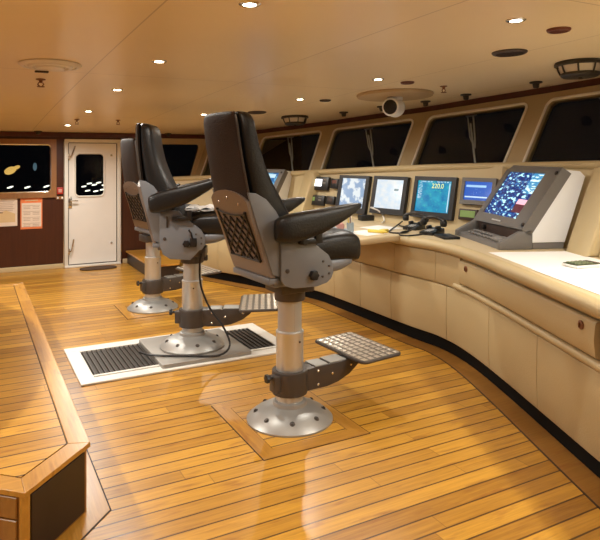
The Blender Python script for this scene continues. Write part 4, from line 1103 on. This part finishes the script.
def disc(name, x, y, rx, ry, mat, label, cat, group=None, slats=3):
    t = thing(name, label, cat, on_ceil(x, y), group)
    bm = bmesh.new(); lathe(bm, [(rx*.8, 0), (rx, 0), (rx, .006), (rx*.92, .014), (rx*.78, .016), (rx*.76, .004)], 32, cap=False); finish('rim', bm, mat, t)
    bm = bmesh.new(); lathe(bm, [(rx*.78, .001), (rx*.78, .005)], 32); finish('recess', bm, 'black', t)
    bm = bmesh.new()
    for k in range(-slats, slats+1):
        yy = rx*.7*k/(slats+.6); l = 2*math.sqrt(max(0, (rx*.74)**2-yy**2)); box(bm, (0, yy, .009), (l, rx*.07, .008))
    finish('grille', bm, mat, t, smooth=False); return t
disc('ceiling_speaker', 3.17, 2.96, .115, .1, 'grille_brown', 'large dark round ceiling speaker left of the red brown one', 'speaker', 'round ceiling grilles')
disc('ceiling_speaker', 2.91, 2.36, .065, .1, 'grille_red', 'reddish brown round ceiling grille beside the brightest downlight', 'speaker', 'round ceiling grilles')
disc('ceiling_speaker', 3.04, 6.77, .115, .1, 'grille_brown', 'dark round ceiling speaker near the far bulkhead lamp', 'speaker', 'round ceiling grilles')
disc('ceiling_speaker', 3.29, 5.58, .06, .1, 'grille_brown', 'small dark round ceiling grille between bulkhead lamp and camera plate', 'speaker', 'round ceiling grilles')
disc('ceiling_speaker', 3.36, 4.29, .06, .1, 'grille_red', 'small reddish round ceiling grille next to the camera plate', 'speaker', 'round ceiling grilles')
t = thing('ceiling_vent', 'round white ceiling air vent', 'vent', on_ceil(.49, 4.56))
bm = bmesh.new(); lathe(bm, [(.06, 0), (.20, 0), (.205, .006), (.19, .018), (.17, .02), (.165, .012), (.15, .012), (.14, .026), (.12, .028), (.115, .018), (.10, .018), (.09, .034), (.05, .038), (.01, .038)], 44); finish('diffuser', bm, 'white_plastic', t)
bm = bmesh.new(); box(bm, (.05, .07, .045), (.09, .03, .012), .004, 1); finish('damper', bm, 'grille_brown', t)
def sprinkler(x, y, label, k=1.):
    t = thing('sprinkler', label, 'sprinkler', on_ceil(x, y), 'ceiling sprinklers')
    bm = bmesh.new(); lathe(bm, [(.03*k, 0), (.03*k, .006), (.012*k, .012), (.010*k, .03)], 18); finish('body', bm, 'brown_wood', t)
    bm = bmesh.new(); tube(bm, [(.012*k, 0, .028), (.018*k, 0, .042), (.006*k, 0, .06)], .004*k, 6); tube(bm, [(-.012*k, 0, .028), (-.018*k, 0, .042), (-.006*k, 0, .06)], .004*k, 6); lathe(bm, [(.024*k, .058), (.024*k, .062)], 14); finish('deflector', bm, 'brown_wood', t)
sprinkler(.49, 5.23, 'small brown sprinkler head just behind the round white vent', 1.2)
sprinkler(3.83, 4.36, 'sprinkler head on the ceiling by the camera plate', 1.1)
sprinkler(1.66, 8.0, 'sprinkler head near the far end of the ceiling, above the helm chairs')
sprinkler(1.17, 8.05, 'far sprinkler head close to the row of downlights by the door')
# camera on its round plate
t = thing('dome_camera', 'white dome camera hanging from a round beige ceiling plate', 'camera', on_ceil(3.72, 4.95))
bm = bmesh.new(); lathe(bm, [(.30, -.001), (.375, 0), (.38, .012), (.37, .03), (.30, .036), (.05, .036)], 56); finish('plate', bm, 'disc_beige', t)
bm = bmesh.new(); lathe(bm, [(.075, .03), (.078, .06), (.06, .075), (.055, .10)], 28); bmesh.ops.create_uvsphere(bm, u_segments=28, v_segments=16, radius=.098, matrix=Matrix.Translation((-.0, 0, .135)))
ldir = Vector((.86, -.50, .05)).normalized(); lm = frame((0, 0, .135), ldir.orthogonal(), ldir.cross(ldir.orthogonal()), ldir)
lathe(bm, [(.088, .04), (.090, .115), (.085, .125), (.072, .125)], 32, lm, cap=False); finish('housing', bm, 'white_box', t)
bm = bmesh.new(); lathe(bm, [(.074, .118), (.070, .128), (.04, .138), (.005, .14)], 28, lm); finish('lens', bm, 'black', t)
# bulkhead lamps
def bulk(x, y, label, r=.17):
    t = thing('bulkhead_lamp', label, 'ceiling light', on_ceil(x, y), 'caged bulkhead lamps')
    bm = bmesh.new(); lathe(bm, [(r*.2, 0), (r, 0), (r*1.04, .012), (r*1.04, .026), (r*.92, .032), (r*.9, .026), (r*.2, .026)], 40); finish('rim', bm, 'lamp_dark', t)
    bm = bmesh.new(); lathe(bm, [(r*.86, .026), (r*.80, .06), (r*.74, .085), (r*.3, .09)], 40); finish('diffuser', bm, 'frosted', t)
    bm = bmesh.new(); lathe(bm, [(r*.78, .082), (r*.79, .10), (r*.70, .112), (r*.2, .115)], 40)
    for k in range(8):
        a = 2*PI*k/8+.2; tube(bm, [(r*.92*math.cos(a), r*.92*math.sin(a), .028), (r*.86*math.cos(a), r*.86*math.sin(a), .06), (r*.78*math.cos(a), r*.78*math.sin(a), .09)], .007, 6)
    lathe(bm, [(.014, .11), (.014, .125)], 12); finish('cage', bm, 'lamp_dark', t, angle=40)
bulk(3.95, 3.02, 'round caged bulkhead lamp with frosted sides at the right edge')
bulk(3.70, 7.05, 'round caged bulkhead lamp beyond the nearest chair back', .17)
# blind brackets along the window header
for (x, y), lb in zip(((4.10, 6.47), (4.22, 5.84), (4.42, 5.30), (4.46, 4.72), (4.47, 3.85)), ('small dark header bracket next to the far caged lamp', 'dark header bracket left of the camera plate', 'dark header bracket just behind the dome camera', 'dark header bracket above the teal screen', 'dark header bracket nearest the right hand caged lamp')):
    t = thing('blind_bracket', lb, 'bracket', on_ceil(x-.02, y), 'blind brackets on the window header')
    bm = bmesh.new(); lathe(bm, [(.055, 0), (.055, .012), (.03, .018), (.026, .05), (.02, .056)], 18); finish('socket', bm, 'lamp_dark', t)
for x, lb in ((.86, 'small dark bracket at the ceiling above the far window'), (2.75, 'small dark bracket at the ceiling above the corner window')):
    t = thing('blind_bracket', lb, 'bracket', on_ceil(x, YF-.10), 'blind brackets on the far wall')
    bm = bmesh.new(); lathe(bm, [(.055, 0), (.055, .012), (.035, .018), (.03, .04), (.02, .046)], 18); finish('socket', bm, 'lamp_dark', t)

# round-cornered table standing on the platform just out of the picture: its shadow falls on the planking
tb = thing('mess_table', 'table on the raised platform whose rounded shadow falls on the planks', 'table', Matrix.Translation((-.76, 4.85, TOP)))
bm = bmesh.new(); prism(bm, sell(.76, 1.18, 64, .8), lambda a, b, d: Vector((a, b, d)), .70, .74, .008, 2); finish('tabletop', bm, 'mahogany', tb)
bm = bmesh.new(); lathe(bm, [(.28, 0), (.28, .03), (.07, .06), (.06, .66), (.2, .70)], 28); finish('leg', bm, 'cast_grey', tb)

# ------------------------------------------------------------------ world, camera, view
w = bpy.data.worlds.new('night'); SC.world = w; w.use_nodes = True
w.node_tree.nodes['Background'].inputs[0].default_value = (.012, .012, .016, 1); w.node_tree.nodes['Background'].inputs[1].default_value = .12
cd = bpy.data.cameras.new('camera'); cam = bpy.data.objects.new('camera', cd); COL.objects.link(cam)
cd.sensor_fit = 'HORIZONTAL'; cd.sensor_width = 36; cd.lens = 616/600*36; cd.shift_y = -114/600; cd.clip_start = .02
cam.location = (0, 0, 1.65); cam.rotation_euler = (PI/2, 0, -math.atan(330/616))
SC.camera = cam
SC.view_settings.view_transform = 'Standard'; SC.view_settings.look = 'None'; SC.view_settings.gamma = 1; SC.view_settings.use_curve_mapping = False
SC.view_settings.exposure = .3
SC.cycles.max_bounces = 8; SC.cycles.diffuse_bounces = 5; SC.cycles.sample_clamp_indirect = 4; SC.cycles.use_denoising = True
